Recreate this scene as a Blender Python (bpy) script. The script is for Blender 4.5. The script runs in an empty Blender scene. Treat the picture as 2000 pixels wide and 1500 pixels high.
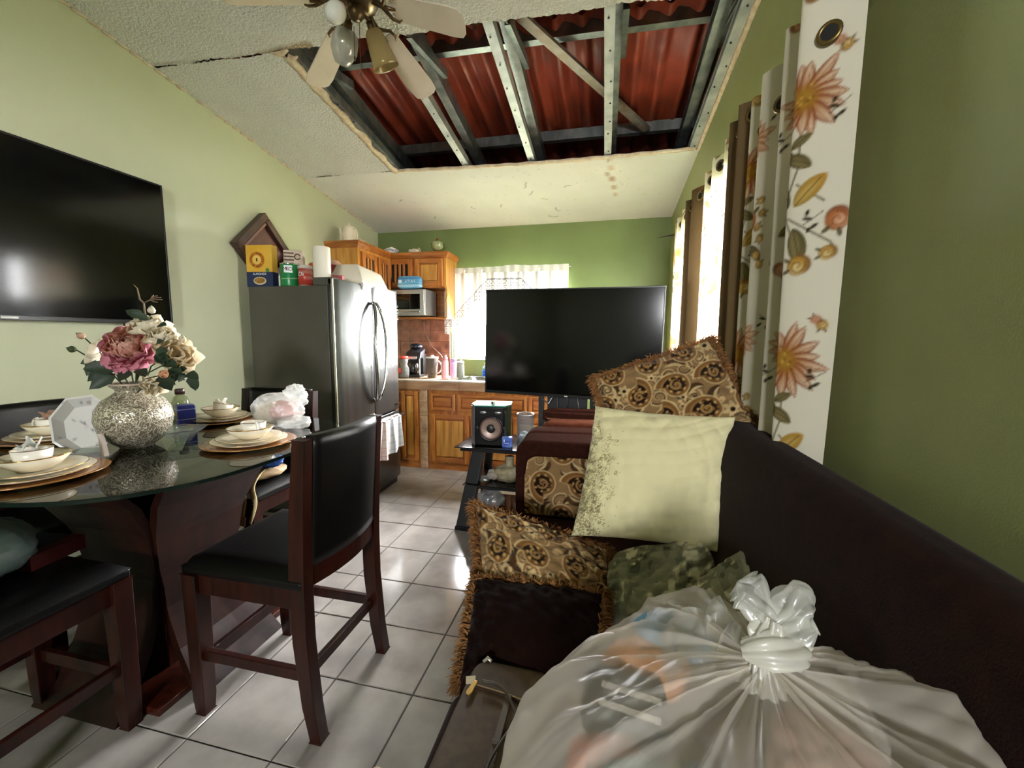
import bpy, math, random
import numpy as np
from mathutils import Vector, Matrix, Euler

sc = bpy.context.scene
COL = sc.collection
PI = math.pi
rnd = random.Random(11)
nr = np.random.RandomState(5)

# ------------------------------------------------------------------ camera
F_PX, YAW, PITCH, ROLL, CAM_H = 808.25, -0.2209, -0.11117, 0.00799, 1.3484
def cam_axes():
    cy, sy, cp, sp = math.cos(YAW), math.sin(YAW), math.cos(PITCH), math.sin(PITCH)
    f = Vector((sy*cp, cy*cp, sp)); r = Vector((cy, -sy, 0)); u = r.cross(f)
    c, s = math.cos(ROLL), math.sin(ROLL)
    return (r*c + u*s), (u*c - r*s), f
CR, CU, CF = cam_axes()
cd = bpy.data.cameras.new('camera'); cam = bpy.data.objects.new('camera', cd); COL.objects.link(cam)
cd.sensor_width = 36.0; cd.lens = F_PX/2000*36.0; cd.clip_start = 0.02
cam.matrix_world = Matrix(((CR.x, CU.x, -CF.x, 0), (CR.y, CU.y, -CF.y, 0), (CR.z, CU.z, -CF.z, CAM_H), (0, 0, 0, 1)))
sc.camera = cam

# ------------------------------------------------------------------ world, light, exposure
sc.view_settings.view_transform = 'Standard'
sc.view_settings.look = 'None'
sc.view_settings.gamma = 1.0
sc.view_settings.use_curve_mapping = False
sc.view_settings.exposure = 0.15
SKY = 225.0
w = bpy.data.worlds.new('sky'); sc.world = w; w.use_nodes = True
bg = w.node_tree.nodes['Background']
bg.inputs['Color'].default_value = (0.97, 0.98, 1.0, 1); bg.inputs['Strength'].default_value = SKY
sc.cycles.max_bounces = 8; sc.cycles.diffuse_bounces = 5; sc.cycles.transparent_max_bounces = 12
sc.cycles.caustics_reflective = False; sc.cycles.caustics_refractive = False
def daylight(name, loc, rot, sx, sy, power, col=(0.96, 0.99, 1.0)):
    l = bpy.data.lights.new(name, 'AREA'); l.shape = 'RECTANGLE'; l.size = sx; l.size_y = sy
    l.energy = power; l.color = col; l.cycles.is_portal = True
    o = bpy.data.objects.new(name, l); o.location = loc; o.rotation_euler = rot; COL.objects.link(o); return o
# daylight arriving at the window openings 
daylight('daylight_kitchen_window', (-1.09, 4.70, 1.565), (-PI/2, 0, 0), 1.25, 0.95, 30)
daylight('daylight_side_window', (0.80, 2.74, 1.57), (0, PI/2, 0), 1.14, 1.52, 30)
daylight('fill_front_window', (0, -3.2, 1.925), (PI/2, 0, 0), .70, .55, 40)  # portal of the added fill opening behind the camera

# ------------------------------------------------------------------ helpers
def ray(u, v):
    return CR*((u-1000)/F_PX) + CU*((750-v)/F_PX) + CF
def W(u, v, x=None, y=None, z=None):
    d = ray(u, v)
    t = x/d.x if x is not None else (y/d.y if y is not None else (z-CAM_H)/d.z)
    return Vector((0, 0, CAM_H)) + d*t
def lin(h):
    h = h.lstrip('#')
    o = []
    for i in (0, 2, 4):
        c = int(h[i:i+2], 16)/255
        o.append(c/12.92 if c <= .04045 else ((c+.055)/1.055)**2.4)
    return tuple(o)
def L4(h): return lin(h)+(1,)

class G:
    def __init__(s): s.v = []; s.f = []
    def add(s, v, f):
        n = len(s.v); s.v.extend([tuple(p) for p in v]); s.f.extend([tuple(i+n for i in q) for q in f]); return s
    def box(s, c, d, rot=None, taper=(1, 1)):
        hx, hy, hz = d[0]/2, d[1]/2, d[2]/2
        p = [Vector((a*hx*(taper[0] if k > 0 else 1), b*hy*(taper[1] if k > 0 else 1), k*hz)) for k in (-1, 1) for a, b in ((-1, -1), (1, -1), (1, 1), (-1, 1))]
        if rot is not None:
            R = Euler(rot).to_matrix() if not isinstance(rot, Matrix) else rot
            p = [R @ q for q in p]
        c = Vector(c)
        return s.add([q+c for q in p], [(3, 2, 1, 0), (4, 5, 6, 7), (0, 1, 5, 4), (1, 2, 6, 5), (2, 3, 7, 6), (3, 0, 4, 7)])
    def bb(s, x0, x1, y0, y1, z0, z1):
        return s.box(((x0+x1)/2, (y0+y1)/2, (z0+z1)/2), (x1-x0, y1-y0, z1-z0))
    def hexa(s, b, t):   # two quads (bottom ccw seen from above, top)
        return s.add(list(b)+list(t), [(3, 2, 1, 0), (4, 5, 6, 7), (0, 1, 5, 4), (1, 2, 6, 5), (2, 3, 7, 6), (3, 0, 4, 7)])
    def prism(s, pts, z0, z1, xf=None):
        n = len(pts); v = [Vector((p[0], p[1], z0)) for p in pts]+[Vector((p[0], p[1], z1)) for p in pts]
        if xf: v = [xf(q) for q in v]
        return s.add(v, [tuple(range(n-1, -1, -1)), tuple(range(n, 2*n))]+[(i, (i+1) % n, n+(i+1) % n, n+i) for i in range(n)])
    def tube(s, path, r, n=8, cap=True):
        P = [Vector(p) for p in path]; m = len(P)
        rr = r if isinstance(r, (list, tuple)) else [r]*m
        base = len(s.v); up = None
        for i in range(m):
            t = (P[min(i+1, m-1)]-P[max(i-1, 0)])
            if t.length < 1e-9: t = Vector((0, 0, 1))
            t.normalize()
            if up is None:
                up = t.orthogonal().normalized()
            else:
                up = up - t*up.dot(t)
                up = up.normalized() if up.length > 1e-6 else t.orthogonal().normalized()
            b = t.cross(up)
            for k in range(n):
                a = 2*PI*k/n
                s.v.append(tuple(P[i]+(up*math.cos(a)+b*math.sin(a))*rr[i]))
        for i in range(m-1):
            for k in range(n):
                a, b_ = base+i*n+k, base+i*n+(k+1) % n
                s.f.append((a, b_, b_+n, a+n))
        if cap:
            s.f.append(tuple(base+k for k in range(n-1, -1, -1))); s.f.append(tuple(base+(m-1)*n+k for k in range(n)))
        return s
    def lathe(s, prof, c=(0, 0, 0), n=28, sx=1, sy=1, cap=True):
        base = len(s.v); m = len(prof)
        for r, z in prof:
            for k in range(n):
                a = 2*PI*k/n
                s.v.append((c[0]+r*math.cos(a)*sx, c[1]+r*math.sin(a)*sy, c[2]+z))
        for i in range(m-1):
            for k in range(n):
                a, b = base+i*n+k, base+i*n+(k+1) % n
                s.f.append((a, b, b+n, a+n))
        if cap and prof[0][0] > 1e-6: s.f.append(tuple(base+k for k in range(n-1, -1, -1)))
        if cap and prof[-1][0] > 1e-6: s.f.append(tuple(base+(m-1)*n+k for k in range(n)))
        return s
    def grid(s, P):      # P array (nu, nv, 3)
        nu, nv = P.shape[:2]; base = len(s.v)
        s.v.extend(map(tuple, P.reshape(-1, 3).tolist()))
        i = np.arange(nu-1)[:, None]; j = np.arange(nv-1)[None, :]
        a = (base+i*nv+j).ravel()
        s.f.extend(map(tuple, np.stack([a, a+nv, a+nv+1, a+1], 1).tolist())); return s
    def strip(s, path, w, up=(0, 0, 1), th=0):   # flat ribbon along a path
        P = [Vector(p) for p in path]; up = Vector(up); L = []
        for i, p in enumerate(P):
            t = (P[min(i+1, len(P)-1)]-P[max(i-1, 0)]).normalized()
            sd = t.cross(up)
            sd = sd.normalized() if sd.length > 1e-6 else Vector((1, 0, 0))
            L.append([tuple(p-sd*w/2), tuple(p+sd*w/2)])
        return s.grid(np.array(L))
    def ell(s, c, r, n=16, m=10, rot=None):
        P = []
        R = Euler(rot).to_matrix() if rot else None
        for i in range(m+1):
            a = -PI/2+PI*i/m
            row = []
            for k in range(n+1):
                b = 2*PI*k/n
                q = Vector((r[0]*math.cos(a)*math.cos(b), r[1]*math.cos(a)*math.sin(b), r[2]*math.sin(a)))
                if R: q = R @ q
                row.append(tuple(q+Vector(c)))
            P.append(row)
        return s.grid(np.array(P))

def mesh_of(g, name):
    me = bpy.data.meshes.new(name); me.from_pydata(g.v, [], g.f); me.update(); return me

def put(name, g, m, parent=None, loc=(0, 0, 0), rot=(0, 0, 0), smooth=False, bevel=0, sub=0, solid=0, col=None, kind=None, weld=False, bseg=2, scale=None):
    me = g if isinstance(g, bpy.types.Mesh) else mesh_of(g, name)
    o = bpy.data.objects.new(name, me); COL.objects.link(o)
    if m is not None and not me.materials: me.materials.append(m)
    o.location = loc; o.rotation_euler = rot
    if scale: o.scale = scale
    if parent is not None: o.parent = parent
    if col is not None:
        a = me.color_attributes.new('Col', 'FLOAT_COLOR', 'POINT')
        c4 = np.ones((len(me.vertices), 4), np.float32); c4[:, :3] = col
        a.data.foreach_set('color', c4.ravel())
    if weld:
        md = o.modifiers.new('weld', 'WELD'); md.merge_threshold = 0.0002
    if solid:
        md = o.modifiers.new('solid', 'SOLIDIFY'); md.thickness = solid; md.offset = 0
    if bevel:
        md = o.modifiers.new('bevel', 'BEVEL'); md.width = bevel; md.segments = bseg; md.limit_method = 'ANGLE'; md.angle_limit = 0.6
    if sub:
        md = o.modifiers.new('sub', 'SUBSURF'); md.levels = sub; md.render_levels = sub
    if smooth or sub:
        me.polygons.foreach_set('use_smooth', [True]*len(me.polygons))
    elif bevel:
        me.polygons.foreach_set('use_smooth', [True]*len(me.polygons))
        md = o.modifiers.new('wn', 'WEIGHTED_NORMAL'); md.keep_sharp = False; md.weight = 100
    if kind: o['kind'] = kind
    return o

def tag(o, label, cat, group=None):
    o['label'] = label; o['category'] = cat
    if group: o['group'] = group
    return o
def thing(name, label, cat, loc=(0, 0, 0), rz=0, group=None):
    o = bpy.data.objects.new(name, None); COL.objects.link(o); o.empty_display_size = .05
    o.location = loc; o.rotation_euler = (0, 0, rz) if not isinstance(rz, tuple) else rz
    return tag(o, label, cat, group)
def struct(name, g=None, m=None, **k):
    if g is None:
        o = bpy.data.objects.new(name, None); COL.objects.link(o)
    else: o = put(name, g, m, **k)
    o['kind'] = 'structure'; return o
def dup(root, loc, rz, label):
    r = root.copy(); COL.objects.link(r); r.location = loc; r.rotation_euler = (0, 0, rz); r['label'] = label
    for ch in list(root.children):
        c = ch.copy(); COL.objects.link(c); c.parent = r
        for g in list(ch.children):
            d = g.copy(); COL.objects.link(d); d.parent = c
    return r

# ------------------------------------------------------------------ materials
MATS = {}
def M(name, col='#808080', rough=.5, metal=0, spec=.5, col2=None, ns=6, stretch=(1, 1, 1), lo=.35, hi=.65, bump=0, bs=60, vc=False, trans=0, alpha=1,
      sheen=0, coat=0, world=False, bstretch=None, detail=4, emit=0, ior=1.45, vmix=0, bd=.01):
    if name in MATS: return MATS[name]
    m = bpy.data.materials.new(name); m.use_nodes = True; MATS[name] = m
    nt = m.node_tree; N = nt.nodes; K = nt.links; b = N['Principled BSDF']
    b.inputs['Roughness'].default_value = rough; b.inputs['Metallic'].default_value = metal
    b.inputs['Specular IOR Level'].default_value = spec; b.inputs['IOR'].default_value = ior
    b.inputs['Transmission Weight'].default_value = trans; b.inputs['Alpha'].default_value = alpha
    b.inputs['Sheen Weight'].default_value = sheen; b.inputs['Coat Weight'].default_value = coat
    b.inputs['Base Color'].default_value = L4(col)
    if emit: b.inputs['Emission Color'].default_value = L4(col); b.inputs['Emission Strength'].default_value = emit
    tc = N.new('ShaderNodeTexCoord'); geo = N.new('ShaderNodeNewGeometry')
    src = geo.outputs['Position'] if world else tc.outputs['Object']
    def noise(scale, st):
        mp = N.new('ShaderNodeMapping'); mp.inputs['Scale'].default_value = st; K.new(src, mp.inputs['Vector'])
        n = N.new('ShaderNodeTexNoise'); n.inputs['Scale'].default_value = scale; n.inputs['Detail'].default_value = detail
        K.new(mp.outputs['Vector'], n.inputs['Vector']); return n
    if vc:
        at = N.new('ShaderNodeAttribute'); at.attribute_name = 'Col'
        n = noise(ns, stretch); mr = N.new('ShaderNodeMapRange'); mr.inputs['To Min'].default_value = 1-vmix; mr.inputs['To Max'].default_value = 1+vmix*.6
        K.new(n.outputs['Fac'], mr.inputs['Value'])
        mx = N.new('ShaderNodeMix'); mx.data_type = 'RGBA'; mx.blend_type = 'MULTIPLY'; mx.inputs['Factor'].default_value = 1
        K.new(at.outputs['Color'], mx.inputs['A']); K.new(mr.outputs['Result'], mx.inputs['B']); K.new(mx.outputs['Result'], b.inputs['Base Color'])
    elif col2:
        n = noise(ns, stretch); cr = N.new('ShaderNodeValToRGB')
        cr.color_ramp.elements[0].position = lo; cr.color_ramp.elements[1].position = hi
        cr.color_ramp.elements[0].color = L4(col); cr.color_ramp.elements[1].color = L4(col2)
        K.new(n.outputs['Fac'], cr.inputs['Fac']); K.new(cr.outputs['Color'], b.inputs['Base Color'])
    if bump:
        n = noise(bs, bstretch or (1, 1, 1)); bp = N.new('ShaderNodeBump'); bp.inputs['Strength'].default_value = bump; bp.inputs['Distance'].default_value = bd
        K.new(n.outputs['Fac'], bp.inputs['Height']); K.new(bp.outputs['Normal'], b.inputs['Normal'])
    return m
def film(name, col='#e8ebe6', clear=.45, gloss=.12, rough=.35, vc=False, tl=.5, wr=0, wrs=30):
    """thin plastic or sheer cloth: see-through + light passing through + a little gloss"""
    if name in MATS: return MATS[name]
    m = bpy.data.materials.new(name); m.use_nodes = True; MATS[name] = m
    nt = m.node_tree; N = nt.nodes; K = nt.links; N.remove(N['Principled BSDF']); out = N['Material Output']
    tl_ = tl; tr = N.new('ShaderNodeBsdfTransparent'); tl = N.new('ShaderNodeBsdfTranslucent'); df = N.new('ShaderNodeBsdfDiffuse'); gl = N.new('ShaderNodeBsdfGlossy')
    gl.inputs['Roughness'].default_value = rough
    for n in (tl, df): n.inputs['Color'].default_value = L4(col)
    if vc:
        at = N.new('ShaderNodeAttribute'); at.attribute_name = 'Col'
        for n in (tl, df): K.new(at.outputs['Color'], n.inputs['Color'])
    if wr:
        tc = N.new('ShaderNodeTexCoord'); nz = N.new('ShaderNodeTexNoise'); nz.inputs['Scale'].default_value = wrs; nz.inputs['Detail'].default_value = 3
        bp = N.new('ShaderNodeBump'); bp.inputs['Strength'].default_value = wr; bp.inputs['Distance'].default_value = .01
        K.new(tc.outputs['Object'], nz.inputs['Vector']); K.new(nz.outputs['Fac'], bp.inputs['Height'])
        for n in (tl, df, gl): K.new(bp.outputs['Normal'], n.inputs['Normal'])
    def mix(f, a, b):
        x = N.new('ShaderNodeMixShader'); x.inputs['Fac'].default_value = f; K.new(a, x.inputs[1]); K.new(b, x.inputs[2]); return x.outputs[0]
    s = mix(1-tl_, tl.outputs[0], df.outputs[0]); s = mix(clear, s, tr.outputs[0]); s = mix(gloss, s, gl.outputs[0])
    K.new(s, out.inputs['Surface']); return m

# ------------------------------------------------------------------ numpy painter (print on cloth and china)
class Paint:
    def __init__(s, P, ground):
        s.P = np.asarray(P, float); s.C = np.tile(np.array(lin(ground)), (len(s.P), 1))
    def blob(s, pts, rad, col, a=1.0, soft=.002, col2=None):
        pts = np.asarray(pts, float); rad = np.broadcast_to(np.asarray(rad, float), (len(pts),))
        mn = (pts-rad[:, None]).min(0)-soft*2; mx = (pts+rad[:, None]).max(0)+soft*2
        idx = np.nonzero((s.P[:, 0] > mn[0]) & (s.P[:, 0] < mx[0]) & (s.P[:, 1] > mn[1]) & (s.P[:, 1] < mx[1]))[0]
        if not len(idx): return
        q = s.P[idx]; d = np.full(len(q), 9.); arg = np.zeros(len(q))
        for i in range(len(pts)):
            e = np.hypot(q[:, 0]-pts[i, 0], q[:, 1]-pts[i, 1])-rad[i]
            k = e < d; d[k] = e[k]; arg[k] = i/max(1, len(pts)-1)
        al = np.clip(.5-d/soft/2, 0, 1)[:, None]*a
        c = np.array(lin(col))[None]
        if col2 is not None: c = c*(1-arg[:, None])+np.array(lin(col2))[None]*arg[:, None]
        s.C[idx] = s.C[idx]*(1-al)+c*al
    def petal(s, c, ang, ln, wd, col, a=1, col2=None, bend=0, soft=.002, n=12, start=0.0):
        t = np.linspace(start, 1, n); A = ang+bend*t
        p = np.stack([c[0]+ln*t*np.cos(A), c[1]+ln*t*np.sin(A)], 1)
        s.blob(p, np.maximum(wd*np.sin(PI*np.clip(t*.93+.04, 0, 1))**.8, .0005), col, a, soft, col2)
    def curl(s, c, ang, r, turns, wd, col, a=1, sgn=1, soft=.002, n=28):
        t = np.linspace(0, 1, n); A = ang+sgn*turns*2*PI*t; rr = r*(1-.8*t)
        s.blob(np.stack([c[0]+rr*np.cos(A), c[1]+rr*np.sin(A)], 1), wd*(1-.45*t), col, a, soft)
    def line(s, pts, wd, col, a=1, soft=.0015, n=14):
        pts = np.asarray(pts, float); n = max(n, int(np.hypot(*np.diff(pts, axis=0).T).max()/max(wd*.9, 5e-4))); t = np.linspace(0, len(pts)-1, n*(len(pts)-1)); i = np.clip(t.astype(int), 0, len(pts)-2); f = (t-i)[:, None]
        s.blob(pts[i]*(1-f)+pts[i+1]*f, wd, col, a, soft)
def vnoise(P, scale, seed=0):
    """value noise, any dimension 2"""
    r = np.random.RandomState(seed); T = r.rand(64, 64); q = P*scale; i = np.floor(q).astype(int); f = q-i; f = f*f*(3-2*f)
    a = T[i[:, 0] % 64, i[:, 1] % 64]; b = T[(i[:, 0]+1) % 64, i[:, 1] % 64]; c = T[i[:, 0] % 64, (i[:, 1]+1) % 64]; d = T[(i[:, 0]+1) % 64, (i[:, 1]+1) % 64]
    return (a*(1-f[:, 0])+b*f[:, 0])*(1-f[:, 1])+(c*(1-f[:, 0])+d*f[:, 0])*f[:, 1]

def textmesh(body, size, depth=.0006, align='CENTER', spacing=1.0, shear=0):
    cu = bpy.data.curves.new('lettering', 'FONT'); cu.body = body; cu.size = size; cu.extrude = depth; cu.align_x = align; cu.align_y = 'CENTER'
    cu.space_character = spacing; cu.shear = shear; cu.resolution_u = 3
    o = bpy.data.objects.new('lettering', cu); COL.objects.link(o)
    dg = bpy.context.evaluated_depsgraph_get(); me = bpy.data.meshes.new_from_object(o.evaluated_get(dg))
    bpy.data.objects.remove(o); bpy.data.curves.remove(cu); return me
def lettering(body, size, m, parent, loc, rot, **k):
    return put('lettering', textmesh(body, size, **k), m, parent, loc, rot)
# ================================================================== THE SETTING
XL, XR, YB, YF = -2.62, 0.60, 4.50, -3.0
T = 0.33
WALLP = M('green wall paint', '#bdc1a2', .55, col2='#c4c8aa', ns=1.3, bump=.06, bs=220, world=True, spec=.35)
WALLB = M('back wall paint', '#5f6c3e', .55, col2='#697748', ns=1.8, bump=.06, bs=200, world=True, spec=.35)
WALLR = M('shaded side wall paint', '#7d8352', .5, col2='#858a5a', ns=1.5, bump=.05, bs=220, world=True, spec=.4)  # same green paint, darkened to stand for light falloff on this wall
TILE = M('floor tile glaze', '#837d78', .11, col2='#9c9690', ns=4, detail=9, world=True, lo=.38, hi=.62, spec=.5)
GROUT = M('dark grout', '#3a3632', .9)
CEILM = M('popcorn ceiling', '#d9d2bd', .9, vc=True, bump=.9, bs=85, bd=.02, world=True, detail=2, ns=110, vmix=.16)
CEILS = M('plain ceiling board', '#d9d2bd', .85, vc=True, bump=.25, bs=60, world=True, detail=3, ns=2, vmix=.06)
STEEL = M('galvanised steel', '#8f9595', .42, .75, col2='#6d7373', ns=14, stretch=(1, 1, .4))
STEELW = M('pale furring steel', '#c6cbcc', .5, .35, col2='#9fa6a8', ns=9)
ROOFM = M('red roof sheet', '#8a3a28', .5, col2='#6d2a1d', ns=4, spec=.4)
WHITEP = M('white window paint', '#dcdcd6', .5)
PANE = film('window pane glass', '#ffffff', clear=1.0, gloss=.05, rough=.02)
DWOOD = M('dark cherry wood', '#2c0f08', .32, col2='#451a0e', ns=9, stretch=(6, 6, .8), spec=.5)

# ---- floor: grout bed and single tiles
fl = struct('floor', G().bb(XL, XR, YF, YB, -.12, -.004), GROUT)
def tile_mesh(sx, sy, h=.012, b=.0022):
    g = G(); v = []
    for z, i in ((-h, 0), (-b, 0), (0, b)):
        v += [(i, i, z), (sx-i, i, z), (sx-i, sy-i, z), (i, sy-i, z)]
    g.add(v, [(a, (a+1) % 4, (a+1) % 4+4, a+4) for a in range(4)]+[(a+4, (a+1) % 4+4, (a+1) % 4+8, a+8) for a in range(4)]+[(8, 9, 10, 11)])
    return mesh_of(g, 'floor_tile')
x0, y0, gp = -1.9911, 3.2928, .0055
cache = {}
for i in range(-3, 9):
    for j in range(-20, 5):
        a, b = x0+i*T+gp/2, x0+(i+1)*T-gp/2; c, d = y0+j*T+gp/2, y0+(j+1)*T-gp/2
        a, b, c, d = max(a, XL), min(b, XR), max(c, YF), min(d, YB)
        if b-a < .02 or d-c < .02: continue
        k = (round(b-a, 3), round(d-c, 3))
        if k not in cache: cache[k] = tile_mesh(*k)
        put('floor_tile', cache[k], TILE, fl, (a, c, rnd.uniform(-.0006, .0004)), (rnd.uniform(-.0012, .0012), rnd.uniform(-.0012, .0012), 0))

# ---- walls
def wall_holes(axis, pos, th, a0, a1, z0, z1, holes):
    """solid wall with rectangular openings, cut into boxes of one mesh"""
    g = G()
    def bx(p, q, r, s):
        if q-p < 1e-4 or s-r < 1e-4: return
        if axis == 'x': g.bb(pos, pos+th, p, q, r, s)
        else: g.bb(p, q, pos, pos+th, r, s)
    cur = a0
    for (p, q, r, s) in sorted(holes):
        bx(cur, p, z0, z1); bx(p, q, z0, r); bx(p, q, s, z1); cur = q
    bx(cur, a1, z0, z1); return g
ZT = 4.2
struct('wall_left', G().bb(XL-.15, XL, YF-.15, YB+.15, -.12, ZT), WALLP)
SW = (1.98, 3.50, 1.0, 2.14)
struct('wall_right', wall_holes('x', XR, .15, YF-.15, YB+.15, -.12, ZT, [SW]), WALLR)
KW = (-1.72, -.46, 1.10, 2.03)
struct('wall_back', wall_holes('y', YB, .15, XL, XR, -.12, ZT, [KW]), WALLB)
FW = (-.35, .35, 1.65, 2.20)  # unseen opening, added and sized to throw fill light on the foreground
struct('wall_front', wall_holes('y', YF-.15, .15, XL, XR, -.12, ZT, [FW]), WALLP)

# ---- ceiling boards with one board missing
def ceil(x, y):
    L_ = 2.54+.145*(YB-y); R_ = 2.553+.104*(YB-y); s = (x-XL)/(XR-XL); return L_*(1-s)+R_*s
HX0, HY0, HY1 = -1.745, 2.07, 3.285
cl = struct('ceiling')
def board(x0, x1, y0, y1, mat, n=None, rag='', paint=None, sag=None):
    nx = max(12, int((x1-x0)/.012)); ny = max(12, int((y1-y0)/.012))
    if n: nx, ny = n
    X, Y = np.meshgrid(np.linspace(x0, x1, nx), np.linspace(y0, y1, ny), indexing='ij')
    r = np.random.RandomState(int(abs(x0*97+y0*31)*10) % 1000)
    def jag(n, a=.006):
        q = r.randn(n)*a*.5; q += np.interp(np.arange(n), np.arange(0, n+9, 9), r.randn(len(np.arange(0, n+9, 9)))*a); return q
    if 's' in rag: Y[:, 0] += jag(nx)
    if 'n' in rag: Y[:, -1] += jag(nx)
    if 'e' in rag: X[-1, :] += jag(ny, .008)
    if 'w' in rag: X[0, :] += jag(ny)
    Z = ceil(X, Y)
    if sag is not None: Z = Z+sag(X, Y)
    g = G().grid(np.stack([X, Y, Z], -1)[:, ::-1])
    P = np.stack([X, Y], -1)[:, ::-1].reshape(-1, 2)
    pt = Paint(P, '#f2f1ee')
    nz = vnoise(P, 1.7, 3)[:, None]*.09+vnoise(P, 7, 4)[:, None]*.05; pt.C *= (1.0-nz)
    if paint: paint(pt)
    return put('ceiling_board', g, mat, cl, solid=0, smooth=True, col=pt.C)
def cracks(pt):
    q = W(1190, 300, z=2.69); q = Vector((q.x, q.y))
    for du, dv, r, c, a in ((0, 10, .016, '#a8743a', .5), (5, 42, .02, '#9c5f1c', .95), (9, 55, .015, '#a8691f', .9), (-4, 35, .012, '#7a4614', .9), (12, 66, .010, '#b07a30', .8), (3, 25, .016, '#b08248', .8)):
        p = W(1190+du, 300+dv, z=2.67); pt.blob([(p.x, p.y), (p.x+.004, p.y+.03)], r, c, a, soft=.02)
    for u, v, n in ((1028, 362, 4), (1040, 375, 3), (1090, 410, 5), (1095, 402, 4), (850, 415, 2), (920, 400, 2), (1115, 365, 3), (1060, 385, 2), (980, 395, 2), (1155, 300, 3), (1205, 310, 4), (780, 395, 2)):
        p = W(u, v, z=2.63); a = rnd.uniform(0, PI)
        pts = [(p.x, p.y)]
        for k in range(n):
            a += rnd.uniform(-.9, .9); pts.append((pts[-1][0]+.022*math.cos(a), pts[-1][1]+.03*math.sin(a)))
        pt.line(pts, .0035, '#5c4a33', .8, soft=.006)
    p = W(1187, 296, z=2.68); pt.line([(p.x, p.y), (p.x+.002, p.y+.16)], .002, '#6d5c45', .8, soft=.004)
    for k in range(160):
        a, b = rnd.uniform(XL, XR), rnd.uniform(HY1, YB); pt.blob([(a, b)], rnd.uniform(.002, .006), '#8a7d68', .5, soft=.006)
def patch(pt):
    for (u0, v0, u1, v1, r, c, a) in ((515, 113, 605, 90, .028, '#b09a78', .9), (560, 112, 600, 95, .018, '#c2ae8c', .8), (450, 120, 540, 108, .012, '#a8977a', .5), (305, 137, 420, 125, .005, '#7f715c', .8), (640, 85, 760, 78, .03, '#e4ddca', .8)):
        p, q = W(u0, v0, z=2.87), W(u1, v1, z=2.87); pt.line([(p.x, p.y-.01), (q.x, q.y-.01)], r, c, a, soft=.012)
    for k in range(60):
        a, b = rnd.uniform(XL, XR), rnd.uniform(.85, HY0); pt.blob([(a, b)], rnd.uniform(.003, .007), '#b9b09a', .5, soft=.006)
board(XL, XR, HY1+.003, YB, CEILS, rag='s', paint=cracks, sag=lambda X, Y: -.018*np.sin(np.clip((X-HX0)/(XR-HX0), 0, 1)*PI)*np.exp(-(Y-HY1)/.12))
board(XL, HX0, HY0+.002, HY1-.002, CEILM, rag='ens')
board(XL, XR, .85, HY0-.002, CEILM, rag='n', paint=patch)
for k, (a, b) in enumerate(((-.37, .847), (-1.59, -.373), (YF, -1.593))): board(XL, XR, a, b, CEILM, n=(30, 14))
# torn paper lip along the left rim and the far rim of the opening
PAPER = M('torn plaster paper', '#e2d2bb', .9, col2='#cdb698', ns=30)
L_ = []
for i in range(61):
    y = HY0+.02+(HY1-HY0-.02)*i/60; x = HX0+.004*math.sin(i*1.3)+.004*math.sin(i*.37)
    wd = .022+.012*math.sin(i*.55)+.008*rnd.random(); dr = .012+.012*math.sin(i*.31+1)+.005*rnd.random()
    z = ceil(x, y)
    L_.append([(x-.03, y, z-.003), (x-.008, y, z-dr*.4-.004), (x+wd*.5, y+.003, z-dr), (x+wd, y, z-dr*.2+.004)])
put('torn_rim', G().grid(np.array(L_)), PAPER, cl, solid=.003, smooth=True)
L_ = []
for i in range(81):
    x = HX0+(XR-.03-HX0)*i/80; y = HY1+.004*math.sin(i*1.1)
    sg = -.018*math.sin(min(1, max(0, i/80))*PI); z = ceil(x, y)+sg
    L_.append([(x, y+.02, z-.002), (x, y-.004, z-.004-.002*rnd.random()), (x, y-.006-.004*rnd.random(), z+.012), (x, y+.004, z+.016)])
put('torn_rim', G().grid(np.array(L_)), PAPER, cl, solid=.002, smooth=True)
for (u, v, s_) in ((545, 100, .05), (575, 108, .035), (775, 60, .03)):
    p = W(u, v, z=2.87); g = G(); Q = []
    for i in range(7):
        t = i/6; Q.append([(p.x+s_*2.2*t-.05, p.y-.01-.01*math.sin(t*3), ceil(p.x, p.y)-.004-.018*math.sin(t*PI)*(.5+.5*k)) for k in (0, 1)])
        Q[-1][1] = (Q[-1][1][0], Q[-1][1][1]+s_*.6*(.4+.6*math.sin(t*PI)), Q[-1][1][2])
    put('torn_flap', g.grid(np.array(Q)), PAPER, cl, solid=.002, smooth=True)
# pale crumbs of plaster along the right wall joint
Q = []
for i in range(90):
    y = HY0-.1+(HY1-HY0+.1)*i/89; z = ceil(XR, y)
    Q.append([(XR-.001, y, z-.012-.006*rnd.random()), (XR-.012-.008*rnd.random(), y, z-.004), (XR-.016-.006*rnd.random(), y+.002, z+.008)])
put('torn_rim', G().grid(np.array(Q)), PAPER, cl, solid=.002, smooth=True)
# broken plaster bead along the left wall joint
for i in range(46):
    y = 1.5+i*.064; z = ceil(XL, y)
    if rnd.random() < .8:
        put('plaster_bead', G().tube([(XL+.004, y, z-.006), (XL+.008, y+.03, z-.008-.004*rnd.random()), (XL+.005, y+.06, z-.006)], .006+.003*rnd.random(), 6), PAPER, cl, smooth=True)

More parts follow.
